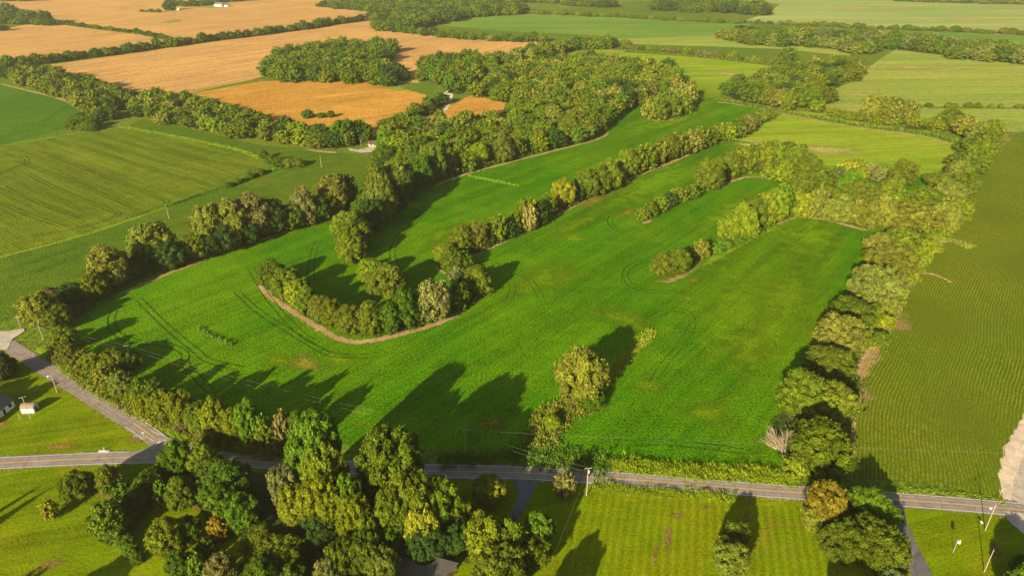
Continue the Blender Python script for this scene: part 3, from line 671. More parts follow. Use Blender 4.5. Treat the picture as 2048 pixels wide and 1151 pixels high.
one(415,1112,1074,38,'g',"small round tree below the reddish-brown one")
one(366,1156,1104,52,'g',"dark green tree at the bottom edge, left of the oval one")
one(404,1172,1108,38,'G',"bright oval tree at the bottom edge of the garden", shape='tall')
one(452,1185,1110,64,'t',"rusty-tinged olive tree at the bottom edge of the garden")
row("from the left in the clump at the bottom edge", "clump of trees at the bottom edge left of the house", [(508,1165,1120,46,'n'),(533,1122,1050,62,'n'),(577,1150,1075,72,'n','broad'),(532,1195,1115,70,'g'),(590,1190,1130,50,'g')])
def canopy(x, yt, wp, h, tn, label, shape='canopy'):
    X, Y, t = G(x, yt, h*.96); r = wp*.5*t/F; plan(X, Y-.3*r, r, h, tn, 'tree', label, None, shape)
canopy(628,832,90,30,'G',"tall fresh green tree rising above the road, left of the big oak")
canopy(606,880,76,25,'G',"bright tree just under the tall road tree")
canopy(645,900,84,26,'y',"yellow-green tree below the tall tree at the road")
canopy(566,935,62,20,'t',"russet-tinted tree on the left side of the tall road clump")
canopy(590,975,70,18,'y',"yellow-green tree below the russet one in the road clump")
canopy(640,955,86,23,'y',"broad yellow-green tree in the middle of the road clump")
canopy(695,955,56,24,'G',"fresh green tree on the right flank of the road clump")
canopy(708,995,70,22,'y',"lowest yellow-green tree of the road clump, above the garden shade")
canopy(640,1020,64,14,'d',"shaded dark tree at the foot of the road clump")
canopy(781,866,128,29,'n',"largest oak of the foreground, crown reaching over the road")
canopy(735,945,46,19,'g',"small green tree tucked left of the largest oak")
canopy(822,948,94,26,'n',"dense olive crown directly below the largest oak")
canopy(783,985,76,23,'n',"olive crown beside the bare red earth bank")
canopy(876,962,84,22,'y',"yellow-green tree on the right slope below the largest oak")
canopy(912,995,60,15,'y',"light yellow-green tree nearest the small golden-tipped tree")
canopy(842,1015,66,20,'Y',"golden-leaved tree in the middle of the foreground grove")
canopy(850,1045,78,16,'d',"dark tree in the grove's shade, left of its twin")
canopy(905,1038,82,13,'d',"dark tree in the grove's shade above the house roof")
canopy(775,1046,60,16,'g',"round green tree beside the house roof")
canopy(735,1035,48,19,'y',"yellow-green tree between bank and bottom grove")
canopy(685,1082,66,17,'n',"olive tree at the bottom edge left of the house, leftmost of its clump")
canopy(730,1070,66,18,'n',"olive tree at the bottom edge left of the house, middle of its clump")
canopy(765,1100,62,15,'o',"olive tree at the bottom edge touching the house roof")
canopy(655,1125,62,14,'t',"brownish tree at the very bottom edge, left of the olive clump")
one(977,1010,953,60,'Y',"golden-tipped tree with bare twigs beside the curved driveway", lawn=False)
one(1128,998,946,40,'t',"brown-green oval tree by the road beside the driveway mouth", shape='tall')
one(968,1130,1034,70,'y',"feathery yellow-green tree, left of a pair right of the house", shape='vase')
one(1015,1120,1040,66,'y',"feathery yellow-green tree, middle of the bottom clump right of the house", shape='vase')
one(1078,1098,1026,56,'G',"light green tree at the right tip of the bottom clump")
one(1065,1140,1075,66,'n',"olive tree beneath the light green one at the hay field edge")
one(1000,1190,1095,110,'n',"broad tree cut by the bottom edge right of the house", shape='broad')
one(1467,1096,1042,54,'n',"round shaded tree between the hay field and the grass lane")
one(1455,1150,1082,68,'o',"rusty-speckled round tree below the shaded one, on the hay field edge")
one(1642,1058,964,70,'r',"orange-topped tree leaning over the main road")
one(1628,1068,1010,54,'o',"pale lower bough tree beside the orange-topped tree")
one(1728,1045,976,76,'G',"fresh green tree with crown over the road's edge, right of the orange one")
one(1766,1062,1010,52,'G',"fresh green tree overhanging the dark driveway")
one(1678,1125,1045,84,'n',"large olive tree at the left of the roadside cluster", shape='broad')
one(1730,1110,1035,80,'n',"olive tree in the centre of the roadside cluster")
one(1752,1144,1058,96,'n',"broadest olive tree of the roadside cluster, beside the driveway", shape='broad')
one(1780,1190,1140,52,'s',"grey-green tree dotted with white blossom at the bottom edge")
one(2040,1165,1108,46,'g',"green tree in the bottom right corner")
one(1160,812,698,96,'o',"lone broad oak standing in the open green field", shape='broad', back=.7)
one(1185,818,785,40,'g',"small green shrub at the foot of the lone oak", cat='shrub')
one(1105,858,832,30,'y',"shrub at the head of the weedy ditch below the lone oak", cat='shrub')
one(8,765,705,56,'d',"dark tree at the left edge above the white-walled house")
one(20,748,720,36,'n',"small olive tree beside the dark tree at the left edge")
# trees outside the frame whose shadows reach into it
NOUT = [0]
def shade_tree(tx, ty, h, r):
    X, Y, t = G(tx, ty); L = h/math.tan(R(SUN_EL)); a = R(SUN_AZ)
    NOUT[0] += 1
    plan(X-L*math.sin(a), Y-L*math.cos(a), r, h, 'g', 'tree', ordinal(NOUT[0])+' leafy tree standing just outside the picture', 'trees just outside the picture', 'round')
for q_ in ((1192,1072,13,4.5),(84,986,12,1.5),(72,976,9,.8),(262,1112,12,5),(225,1135,11,4),(1725,1095,15,5),(1690,1105,14,4),(1765,1115,13,5),(70,1140,9,2),(95,1135,8,1.5),(95,770,13,6),(60,760,12,6),(2030,1035,12,5),(2005,1060,10,4),(905,1075,17,7),(850,1090,17,7),(800,1105,17,7)): shade_tree(*q_)

# ---- east row along the corn, counted from the road
row("from the road in the long row beside the corn", "long tree row between the soybeans and the corn", [
 (1630,955,845,110,'n','round'),(1588,955,908,42,'y'),(1598,838,744,90,'n','broad'),(1660,850,766,74,'n'),(1652,764,695,92,'n','broad'),(1670,712,632,92,'o','broad'),(1712,702,655,44,'n'),
 (1698,655,598,86,'n','broad'),(1745,612,534,94,'o','broad'),(1726,604,572,40,'y'),(1778,552,488,88,'o','broad'),(1756,515,468,60,'o','broad'),(1795,516,458,66,'n','broad'),(1838,522,480,36,'y'),
 (1823,466,405,94,'o','broad'),(1880,468,405,61,'o','broad'),(1910,448,398,46,'y'),(1846,418,375,57,'n','broad'),(1893,412,362,61,'o','broad'),(1926,395,345,48,'n'),(1876,380,345,52,'n'),(1913,365,322,46,'o'),(1943,350,298,55,'n'),
 (1913,340,305,42,'n'),(1958,322,280,52,'y'),(1933,310,275,46,'n'),(1973,300,258,48,'n'),(1950,288,248,46,'o'),(1980,275,240,42,'n'),(1928,275,232,48,'o'),(1896,262,218,50,'n')], shapes=('broad', 'round'))
row("along the corn side of the long row", "low shrubs on the east side of the long tree row", [(1760,690,665,30,'n'),(1768,655,630,34,'y'),(1745,640,610,36,'y'),(1790,600,575,30,'y'),(1822,560,535,34,'y'),(1838,530,505,36,'y'),(1860,505,478,34,'y'),(1890,470,440,34,'y'),(1925,430,395,36,'n')], cat='shrub')
# ---- pale grove
row("from the left along the bottom line of the pale grove", "front line of the pale grove", [
 (1585,438,378,46,'y'),(1607,440,390,36,'Y'),(1630,442,375,38,'o'),(1652,444,398,38,'o'),(1680,452,390,62,'o','tall'),(1712,455,402,40,'o'),(1735,462,398,46,'o'),(1757,462,392,50,'o','tall')], shapes=('tall',))
row("from the left, upper part of the pale grove", "upper part of the pale grove", [
 (1652,380,345,34,'n'),(1672,375,335,34,'s'),(1690,360,322,38,'Y'),(1697,392,340,44,'G'),(1722,362,336,28,'Y'),(1712,345,318,34,'y'),(1738,350,325,36,'p'),(1750,365,335,34,'t'),(1768,352,330,34,'y'),(1800,378,322,50,'n'),(1826,358,338,28,'y'),(1780,390,355,40,'y'),(1715,425,362,64,'n','broad'),(1745,415,370,56,'t','broad'),(1775,418,360,50,'y','broad'),(1790,425,375,38,'n'),(1690,415,380,46,'y'),(1665,408,375,44,'y'),(1650,400,372,36,'n'),(1775,440,405,32,'o')])
# ---- lower and upper spurs into the field
row("from the tip of the lower hedgerow spur", "lower hedgerow spur in the big field", [(1325,560,505,44,'n'),(1352,556,497,50,'n'),(1400,522,481,31,'o'),(1455,492,430,46,'y'),(1480,488,410,52,'y'),(1498,470,395,52,'n'),(1522,462,388,46,'y'),(1545,452,380,46,'y'),(1560,445,372,40,'G')])
row("from the lower end of the bright shrubs under the spur", "bright shrubs under the lower spur", [(1432,508,488,30,'G'),(1448,500,478,34,'G'),(1468,492,470,36,'G'),(1490,482,462,32,'G'),(1512,472,452,26,'G'),(1578,428,385,34,'Y'),(1598,428,398,34,'y')], cat='shrub')
row("from the tip of the upper hedgerow spur", "upper hedgerow spur in the big field", [(1283,443,415,26,'n'),(1300,438,402,30,'n'),(1320,428,392,32,'n'),(1338,418,386,30,'d'),(1357,408,372,34,'y'),(1380,402,370,34,'n'),(1415,388,320,58,'n','broad'),(1440,368,330,30,'d'),(1455,360,302,50,'n'),(1480,352,295,46,'n'),(1500,350,292,42,'n'),(1522,348,286,46,'n'),(1545,345,284,44,'n'),(1570,345,285,52,'n'),(1590,362,292,52,'n'),(1612,375,310,50,'n'),(1632,388,330,48,'n'),(1600,392,345,44,'n'),(1570,372,330,40,'y'),(1540,362,330,36,'y'),(1632,360,335,40,'n')])
# ---- middle hedgerow
row("from the lower end of the middle hedgerow", "middle hedgerow across the big field", [
 (892,532,488,48,'y'),(905,550,500,46,'n'),(925,512,452,52,'n'),(955,502,445,44,'o'),(930,545,505,40,'g'),(975,495,462,36,'d'),(995,490,432,42,'n'),(1015,482,440,36,'d'),(1030,470,425,34,'n'),(1055,462,398,42,'n'),(1058,468,415,30,'p'),(1078,455,400,36,'d'),(1093,442,392,36,'n'),
 (1127,418,358,44,'Y'),(1152,408,368,36,'d'),(1173,402,340,46,'n'),(1195,394,332,44,'n'),(1215,385,320,44,'n'),(1235,374,338,34,'y'),(1250,362,300,46,'n'),(1272,352,296,40,'n'),(1292,344,290,40,'n'),(1312,334,284,40,'n'),(1333,326,272,44,'n'),(1355,318,268,42,'n'),(1378,310,262,42,'o'),(1398,302,256,40,'n'),(1418,294,255,34,'n'),(1438,286,250,34,'y'),(1455,284,246,32,'y'),(1475,278,238,34,'n'),(1492,270,232,32,'t'),(1508,256,228,26,'n'),(1522,248,224,24,'n'),(1536,242,218,24,'n')])
# ---- U-shaped grove
row("from the left tip of the horseshoe grove", "outer rim of the horseshoe grove", [
 (548,572,520,50,'n'),(575,598,538,56,'n'),(598,618,560,46,'y'),(620,632,575,44,'n'),(645,645,592,44,'o'),(665,655,600,44,'n'),(700,672,612,52,'n'),(742,670,604,54,'n'),(782,668,608,44,'g'),(812,655,575,52,'g'),(835,650,600,40,'g')])
row("from the horseshoe's dead pale tree inward", "inner end of the horseshoe grove", [(917,620,562,40,'g'),(955,590,530,52,'n'),(930,580,540,40,'d'),(915,570,535,36,'t')])
row("from the left of the two-tree bump inside the horseshoe", "bump inside the horseshoe grove", [(742,568,518,48,'y'),(772,598,528,74,'n','broad'),(735,545,520,28,'n')])
row("from the horseshoe upward along the wood's tapering tail", "tail of the wood reaching the horseshoe", [(705,530,470,52,'y'),(712,500,422,64,'n','tall'),(690,480,425,44,'y'),(745,470,400,50,'d'),(730,445,390,46,'g'),(765,445,340,58,'o','tall'),(790,430,370,50,'d'),(755,410,330,46,'n'),(790,395,325,52,'o'),(820,400,345,46,'d'),(840,380,310,50,'g'),(868,365,300,48,'g'),(895,352,300,40,'n'),(812,370,310,46,'n')])
# ---- west hedgerow
row("from the road in the western hedgerow", "western hedgerow up to the wood", [
 (88,655,588,72,'o','broad'),(122,662,612,54,'n'),(108,615,575,44,'t'),(150,610,566,50,'d'),(195,602,548,50,'n'),(228,578,493,72,'o','broad'),(262,565,520,46,'d'),(312,528,447,84,'o','broad'),(290,545,505,50,'d'),(345,540,485,52,'d'),(330,542,515,22,'g'),(392,522,470,50,'n'),(430,500,412,70,'o','broad'),(420,515,470,50,'d'),(470,492,402,70,'o','broad'),(455,505,450,50,'d'),(512,478,390,78,'t','broad'),(500,490,440,50,'d'),(550,470,400,60,'d'),(585,462,410,48,'n'),(612,452,378,50,'t'),(640,445,395,44,'g'),(672,425,350,66,'o','broad'),(655,435,385,44,'n'),(697,415,350,40,'d')])
row("from the top of the roadside hedge", "scrubby hedge beside the side road", [
 (135,705,655,44,'n'),(120,690,665,34,'n'),(142,735,690,44,'o'),(170,738,700,42,'n'),(196,748,705,44,'y'),(228,742,700,46,'n'),(262,740,705,44,'g'),(215,775,730,42,'o'),(250,795,745,46,'o'),(285,800,755,42,'g'),(315,815,758,42,'g'),(300,835,790,44,'y'),(335,840,782,46,'n'),(370,858,785,48,'y'),(405,872,808,48,'n'),(440,882,800,50,'y'),(475,885,818,44,'y'),(505,888,802,46,'G'),(535,898,835,40,'n'),(572,900,825,34,'t'),(598,895,825,46,'g')], cat='tree', shapes=('round', 'vase'))
row("from the top of the weedy bank shrubs", "low shrubs on the bank of the side road", [(150,735,712,28,'y'),(180,752,730,28,'y'),(212,770,746,30,'y'),(242,790,764,30,'y'),(272,808,780,30,'y'),(300,828,800,30,'o'),(332,842,818,30,'o'),(366,862,838,30,'t'),(410,880,856,30,'o'),(550,908,886,30,'t')], cat='shrub')
# ---- island in the upper field, small lone ones
row("from the left of the oval tree island", "oval tree island in the upper field", [(1300,238,196,36,'o'),(1318,242,198,34,'n'),(1330,228,180,40,'n'),(1345,236,196,30,'g'),(1352,212,168,38,'o'),(1373,214,172,34,'o'),(1368,228,190,30,'n'),(1312,215,190,34,'n'),(1378,200,162,26,'o')])
one(616,237,220,20,'g',"left one of three bushes in the golden field below the wood", cat='shrub'); one(644,236,226,16,'g',"smallest, middle one of three bushes in the golden field", cat='shrub'); one(662,235,222,16,'g',"right one of three bushes in the golden field below the wood", cat='shrub')
one(905,188,142,38,'g',"large round tree at the bend of the pale farm drive")
one(340,21,0,24,'d',"tall dark tree standing at the left of the far farmstead", shape='tall')
one(1573,130,96,38,'g',"rounded dark tree standing out of the far hedge line", shape='broad')
one(1574,222,182,28,'y',"small yellow-green tree at the front of the right-hand clump")
one(1741,245,190,44,'o',"tall pale tree at the field edge, left of three", shape='vase'); one(1775,250,195,48,'o',"tall pale tree at the field edge, middle of three", shape='vase'); one(1808,248,203,42,'o',"tall pale tree at the field edge, right of three", shape='vase')
row("from the left end of the weedy ditch bushes", "bushes along the ditch in the left field", [(528,318,302,18,'g'),(545,328,310,24,'g'),(560,334,315,26,'g'),(580,335,317,26,'n'),(598,334,318,22,'n'),(520,350,338,20,'g'),(500,358,346,16,'g'),(475,368,356,16,'g'),(455,376,365,14,'g')], cat='shrub')
for i, (x, yb, yt, wp, tn) in enumerate([(20,40,8,40,'g'),(55,48,22,28,'g'),(72,46,24,26,'d'),(92,47,22,28,'d'),(5,62,50,24,'d')]):
    one(x, yb, yt, wp, tn, ["bushy tree in the top left corner clump, nearest the frame","light tree in the top left corner clump","dark tree in the top left clump beside the golden field","dark tree at the right tip of the top left clump","dark bush at the left edge below the corner clump"][i])

# ---- woods and belts filled tree by tree
fill([(838,335),(870,356),(905,350),(1000,327),(1100,299),(1185,280),(1212,246),(1275,212),(1365,185),(1360,172),(1345,150),(1250,135),(1160,125),(1040,142),(985,165),(950,195),(1035,210),(1030,232),(990,250),(910,258),(850,262)],
     16.5, 9.3, 18, 'ngnongndyon', "@ tree in the large central wood", "trees of the large central wood", 'central', 1, shapes=('round', 'broad', 'round', 'tall'))
one(770,312,262,34,'G',"fresh green tree right of the hidden farmhouse"); one(690,292,240,44,'g',"broad green tree left of the hidden farmhouse"); one(730,288,262,24,'g',"small tree close in front of the hidden farmhouse")
fill([(528,155),(560,165),(700,166),(790,174),(812,160),(796,146),(735,140),(780,122),(788,104),(760,98),(650,102),(600,108),(560,125),(530,140)],
     17.5, 10.0, 18, 'ggndnn', "@ tree in the wood standing amid the golden fields", "trees of the wood amid the golden fields", 'island', 2)
fill([(845,165),(880,171),(940,168),(990,150),(985,135),(930,128),(850,132)], 15, 9.4, 18, 'ggdn', "@ tree in the clump behind the pale farm drive", "clump behind the pale farm drive", 'farmclump', 3)
fill([(0,160),(60,175),(120,196),(180,225),(205,255),(235,240),(225,222),(270,210),(200,178),(110,158),(40,148),(0,145)], 13.5, 8.4, 14, 'ngdno', "@ tree in the left-hand belt under the golden field", "left-hand tree belt under the golden field", 'westbelt', 4)
fill([(270,238),(330,250),(400,262),(480,280),(560,292),(640,300),(700,302),(680,285),(620,280),(540,262),(470,238),(380,212),(300,200),(250,205),(262,225)], 13.5, 8.2, 13.5, 'nngdgoy', "@ tree in the belt above the left field", "belt between the left field and the golden fields", 'midbelt', 5)
fill([(690,305),(720,290),(740,282),(705,262),(680,270),(660,290)], 13, 8.2, 16, 'gGd', "@ tree in front of the hidden farmhouse", "trees in front of the hidden farmhouse", 'farmfront', 6)
fill([(765,345),(800,350),(850,330),(850,262),(800,262),(765,285),(775,315)], 13, 8.2, 16, 'gGyndn', "@ tree around the farmyard left of the central wood", "trees around the farmyard", 'farmyard', 7)
belt([(770,262),(800,255),(830,238),(860,222),(885,208)], 14, 10, 6.8, 13, 'ggdn', "@ tree in the belt beside the pale farm drive", "belt beside the pale farm drive", 'drivebelt', 8)
belt([(-40,142),(100,126),(200,113),(330,95),(420,83),(500,73),(600,60),(680,48),(752,38)], 13, 13, 8.2, 13.5, 'ggdn', "@ tree in the long hedgerow between two golden fields", "long hedgerow between golden fields", 'hedgeB', 9)
belt([(115,48),(200,58),(280,68),(345,82)], 7, 11, 5, 6.5, 'gdn', "@ bush in the short hedgerow of the upper golden fields", "short upper hedgerow bushes", 'hedgeA', 10, cat='shrub')
fill([(752,62),(800,66),(870,50),(950,35),(1040,30),(1050,22),(960,8),(880,-2),(700,-2),(650,10),(690,18),(760,26),(748,42)], 19, 12.5, 20, 'ggddn', "@ tree in the far wood at the top", "far wood at the top", 'farwood', 11)
belt([(640,14),(700,20),(750,24)], 20, 16, 10, 14, 'gd', "@ tree in the far wood's left arm", "far wood's left arm", 'farwood', 12)
belt([(790,64),(860,72),(950,80),(1040,84),(1085,84)], 16, 13, 8.5, 14, 'ggndo', "@ tree in the belt behind the right golden field", "belt behind the right golden field", 'beltC', 13)
belt([(1010,132),(1060,122),(1100,108),(1160,98),(1200,96),(1245,94)], 34, 15, 9.5, 17, 'ggndo', "@ tree in the belt joining the central wood", "belt joining the central wood", 'beltD', 14)
belt([(1250,98),(1330,104),(1430,114),(1530,127),(1600,135)], 12, 10, 6, 8.5, 'nnogyt', "@ tree in the low far hedge of the upper field", "low far hedge of the upper field", 'beltE', 15)
fill([(1445,195),(1480,205),(1560,217),(1640,222),(1650,200),(1630,185),(1690,165),(1722,152),(1715,142),(1640,140),(1600,150),(1560,160),(1480,175)], 18, 11.5, 18, 'nnogdn', "@ tree in the big clump right of the upper field", "big clump right of the upper field", 'clumpF', 16)
belt([(1640,225),(1700,240),(1760,250),(1830,252),(1870,262)], 14, 11, 6.5, 9.5, 'nyoyn', "@ tree in the belt above the right-hand field", "belt above the right-hand field", 'beltG', 17)
fill([(1440,78),(1500,92),(1640,96),(1700,108),(1745,108),(1760,98),(1850,105),(1900,118),(2048,130),(2400,148),(2400,132),(2048,112),(1900,96),(1800,82),(1650,76),(1500,72)], 19, 12.5, 18, 'ggndos', "@ tree in the long far belt on the right", "long far belt on the right", 'beltH', 18)
fill([(1308,22),(1380,25),(1530,32),(1528,20),(1380,14),(1310,12)], 24, 15, 24, 'gdg', "@ tree in the far rectangular wood", "far rectangular wood", 'woodI', 19)
belt([(960,24),(1040,27),(1140,31),(1250,36),(1400,44),(1530,48),(1640,52),(1740,58),(1900,64),(2060,70)], 12, 15, 7.5, 8, 'nogn', "@ bush in the far thin hedge line", "far thin hedge line", 'hedgeJ', 20, cat='shrub')
belt([(1130,10),(1180,14),(1225,14)], 40, 20, 12, 18, 'gd', "@ tree in the small far wood at the top", "small far wood at the top", 'woodK', 21)
belt([(980,4),(1100,6),(1180,8)], 40, 20, 10, 12, 'gdn', "@ tree in the far line at the top", "far line at the top", 'woodK', 21)
belt([(1800,2),(1900,5),(2060,8),(2300,9)], 60, 22, 13, 13, 'gsn', "@ tree in the farthest belt at the top right", "farthest belt at the top right", 'beltL', 22)
belt([(1840,215),(1950,216),(2100,216)], 6, 12, 3.5, 4.5, 'oyn', "@ bush in the thin hedge across the right-hand fields", "thin hedge across the right-hand fields", 'hedgeM', 23, cat='shrub')
belt([(350,12),(400,12),(430,5),(470,3),(560,-4),(640,-8)], 30, 18, 9, 13, 'gdn', "@ tree around the far farmstead", "trees around the far farmstead", 'farfarm', 24)
belt([(0,2),(60,2),(110,-1)], 30, 18, 10, 12, 'gd', "@ tree at the top left edge", "trees at the top left edge", 'farfarm', 25)
belt([(285,24),(318,25)], 8, 10, 5, 6, 'g', "@ bush left of the far farmstead", "bushes left of the far farmstead", 'hedgeA', 26, cat='shrub')
fill([(0,48),(30,50),(60,50),(105,52),(110,44),(60,38),(0,30)], 15, 9, 12, 'ggd', "@ tree in the far left corner clump", "far left corner clump", 'farfarm', 27)
belt([(165,240),(180,255),(190,262),(150,258)], 10, 9, 5, 7, 'yg', "@ bush at the notch where the left fields meet", "bushes at the notch where the left fields meet", 'westbelt', 28, cat='shrub')

# ---- choose the 300 trees and 300 shrubs that show largest; everything farther is joined by wood
def build_plan():
    byc = {}
    for p in PLAN: byc.setdefault(p['cat'], []).append(p)
    rest = []
    for cat, L in byc.items():
        L.sort(key=lambda p: -(p['px'] if not p['wood'] else p['px']*.999))
        sub = {}
        for p in L[:298]:
            if p['wood']: sub.setdefault((p['group'], p['label']), []).append(p)
        for (g_, lb), M in sub.items():
            M.sort(key=lambda p: p['X']/p['t'])
            if len(M) > 1:
                for i, p in enumerate(M): p['label'] = ordinal(i+1)+' from the left, '+lb
        for i, p in enumerate(L):
            if i < 298: make_tree(p, i)
            else: rest.append(p)
    return rest
def tone(p, q):
    c = TONE[p['tone']]; k = q.uniform(.82, 1.2); return (c[0]*k*q.uniform(.88, 1.14), c[1]*k, c[2]*k*q.uniform(.8, 1.2), 1)
def make_tree(p, i):
    q = random.Random(int(p['X']*13+p['Y']*7)); name = 'tree' if p['cat'] == 'tree' else 'shrub'
    if p['cat'] == 'shrub':
        o = link('shrub', SHR[q.randrange(4)], None, (p['X'], p['Y'], 0)); o.scale = (p['r']*2, p['r']*2, p['h']); o.rotation_euler[2] = q.uniform(0, 6.28)
        o.color = tone(p, q); tag(o, p['label'], 'shrub', p['group']); return
    root = empty('tree', (p['X'], p['Y'], 0), q.uniform(0, 6.28)); tag(root, p['label'], 'tree', p['group'])
    root.scale = (p['r']*2, p['r']*2, p['h'])
    if p.get('lawn'): me = LAWN['round'][q.randrange(2)]
    elif p['t'] < 560: me = q.choice(HI[p['shape']])
    else: me = q.choice(MID[p['shape']])
    c = link('crown', me, root); c.color = tone(p, q)
    if p['tone'] == 'p': c.data = HI['fine'][0]; b = link('branches', BARE, root)
    link('trunk', TRUNKS[q.randrange(3)], root)
rest = build_plan()
WOODL = {'central': "back part of the large central wood, a mass of rounded crowns", 'island': "wood standing amid the golden fields, a mass of dark crowns", 'farmclump': "clump of trees behind the pale farm drive",
 'westbelt': "back part of the left-hand tree belt under the golden field", 'midbelt': "back part of the belt between the left field and golden fields", 'farmfront': "trees in front of the hidden farmhouse", 'farmyard': "trees around the farmyard left of the central wood",
 'drivebelt': "tree belt beside the pale farm drive", 'hedgeB': "long tree hedgerow between two golden fields", 'hedgeA': "short bushy hedgerow of the upper golden fields", 'farwood': "far wide wood at the top edge between golden and green fields",
 'beltC': "tree belt behind the right-hand golden field", 'beltD': "tree belt joining the back of the central wood", 'beltE': "low mixed hedge at the far side of the upper green field", 'clumpF': "big tree clump right of the upper green field",
 'beltG': "belt of low trees above the right-hand field", 'beltH': "long far tree belt crossing the right-hand fields", 'woodI': "far rectangular block of dark wood at the top", 'hedgeJ': "far thin hedge line crossing the green fields",
 'woodK': "small far woods at the top centre edge", 'beltL': "farthest tree belt at the top right edge", 'hedgeM': "thin low hedge across the right-hand fields", 'farfarm': "trees around the far farmstead and top left corner", None: "distant scattered trees between the fields"}
groups = {}
for p in rest: groups.setdefault(p['wood'], []).append(p)
for wd, L in groups.items():
    qv, qf, qc, tv, tf, tc, nb, tb = [], [], [], [], [], [], 0, 0
    for p in L:
        q = random.Random(int(p['X']*13+p['Y']*7)); A = LOWA[q.randrange(6)]; a = q.uniform(0, 6.28); ca, sa = math.cos(a), math.sin(a)
        M = np.array([[ca*p['r']*2, -sa*p['r']*2, 0], [sa*p['r']*2, ca*p['r']*2, 0], [0, 0, p['h']]]); T = np.array([p['X'], p['Y'], 0]); c = np.array(tone(p, q)[:3])
        qv.append(A[0]@M.T+T); qf.append(A[1]+nb); qc.append(A[2]*c); nb += len(A[0])
        tv.append(A[3]@M.T+T); tf.append(A[4]+tb); tc.append(A[5]*c); tb += len(A[3])
    o = link('distant_wood' if wd not in ('hedgeA', 'hedgeJ', 'hedgeM') else 'distant_hedge', mesh_mixed('distant_wood', np.vstack(qv), np.vstack(qf), np.vstack(qc), np.vstack(tv), np.vstack(tf), np.vstack(tc), LEAF))
    tag(o, WOODL[wd], 'wood' if o.name.startswith('distant_wood') else 'hedge', kind='stuff')
print('TREES', len(PLAN), 'rest', len(rest))

# ---- dead and pale trees
def deadtree(x, yb, yt, wp, label, leaf=None, meshb=BARE):
    X, Y, r, h = tree_px(x, yb, yt, wp); root = empty('dead_tree', (X, Y, 0)); root.scale = (r*2, r*2, h); tag(root, label, 'tree')
    b = link('branches', meshb, root)
    if leaf: c = link('crown', HI['fine'][0], root); c.color = (*leaf, 1); c.scale = (.93, .93, .95)
    return root
deadtree(869,648,560,74,"pale straw-coloured leafless-looking tree in the horseshoe grove", (.195,.205,.050))
deadtree(1010,305,270,16,"bare white dead tree in front of the central wood", None, BARE2)
deadtree(903,352,325,26,"bare brown dead tree at the central wood's lower edge", None, BARE2)
deadtree(663,990,938,26,"bare grey twiggy treetop beside the tall road tree", None, BARE2)
deadtree(960,1000,966,26,"bare pinkish twigs beside the golden-tipped tree", None, BARE2)
TANWOOD = plain('dry_branch', (.33, .255, .155), .9, .3, 1)
fan = bare_mesh('branches', 12, 3, TANWOOD, .16, 15)
X, Y, t = G(1577, 912); fr = empty('fallen_tree', (X, Y, 0), R(112)); tag(fr, "fallen bleached tree fanned across the field end of the long row", 'fallen tree')
fr.scale = (13, 13, 11); link('branches', fan, fr)
mt = MB(); mt.tube([(-.3, 0, .03), (.1, 0, .05), (.45, .03, .12)], [.03, .025, .012], 7); mt.build('trunk', TANWOOD, fr)

# ------------------------------------------------------------------ weeds, tall grass and undergrowth
def tufts(name, paths, width, dens, h, cols, label, cat, blade=.10, z=0.05, seed=5, quads=4, lumpy=.5):
    if name == 'undergrowth' and seed in (18, 19, 20, 17, 22): paths = [[(x, y-7*(1 if y > 300 else .5)) for x, y in ph] for ph in paths]
    r = np.random.default_rng(seed); P = []; 
    for ph in paths:
        wp = resample(np.array([P2(x, y) for x, y in smooth(ph, 6)]), 1.0); nr = normals2(wp); n = int(len(wp)*width*dens)
        i = r.integers(0, len(wp), n); o_ = r.normal(0, .27, n)*width; o_ = np.clip(o_, -width*.6, width*.6)
        P.append(wp[i]+nr[i]*o_[:, None]+r.uniform(-.5, .5, (n, 2)))
    P = np.vstack(P); n = len(P); lump = 1+lumpy*np.sin(P[:, 0]*.9+P[:, 1]*.35)*np.sin(P[:, 1]*.8-P[:, 0]*.3)
    hh = h*lump*r.uniform(.5, 1.2, n)
    L = n*quads; k = np.repeat(np.arange(n), quads)
    base = np.concatenate([P[k]+r.normal(0, .25, (L, 2)), np.full((L, 1), z)], 1); up = np.stack([r.normal(0, .35, L), r.normal(0, .35, L), np.ones(L)], 1)
    zf = r.uniform(.25, 1.0, L)
    top = base+up*(hh[k]*zf)[:, None]; side = unit(np.cross(up, r.normal(0, 1, (L, 3))))*(blade*r.uniform(.6, 1.5, L))[:, None]
    mid = base*.35+top*.65
    q = np.stack([base*.6+top*.4-up*.05, mid-side, top, mid+side], 1).reshape(-1, 3); q[:, 2] = np.maximum(q[:, 2], z)
    cc = np.array(cols)[r.integers(0, len(cols), n)][k]*r.uniform(.75, 1.25, (L, 1)); cc = np.repeat(cc, 4, 0)
    o = link(name, mesh_np(name, q, np.arange(L*4).reshape(-1, 4), LEAF, cols=cc)); tag(o, label, cat, kind='stuff'); return o
YG = [(.23, .29, .010), (.19, .30, .010), (.29, .30, .014), (.14, .24, .010)]
tufts('tall_weeds', [[(1228,930),(1300,937),(1400,946),(1500,950),(1590,960)]], 7, 7, 1.8, YG, "bright yellow-green tall weeds on the far side of the road", 'weeds', .10, quads=7)
tufts('tall_weeds', [[(1190,972),(1260,980),(1330,987),(1400,990),(1470,996)]], 4.2, 8, 1.2, YG, "bright weedy strip between the road and the mown hay field", 'weeds', .09, seed=6, quads=7)
tufts('tall_weeds', [[(880,925),(1000,915),(1100,928),(1220,940)],[(1020,905),(1100,905),(1220,925)]], 8, 3, 1.5, [(.08,.17,.015),(.11,.19,.015)], "dark green roadside weeds below the shaded field corner", 'weeds', .16, seed=7)
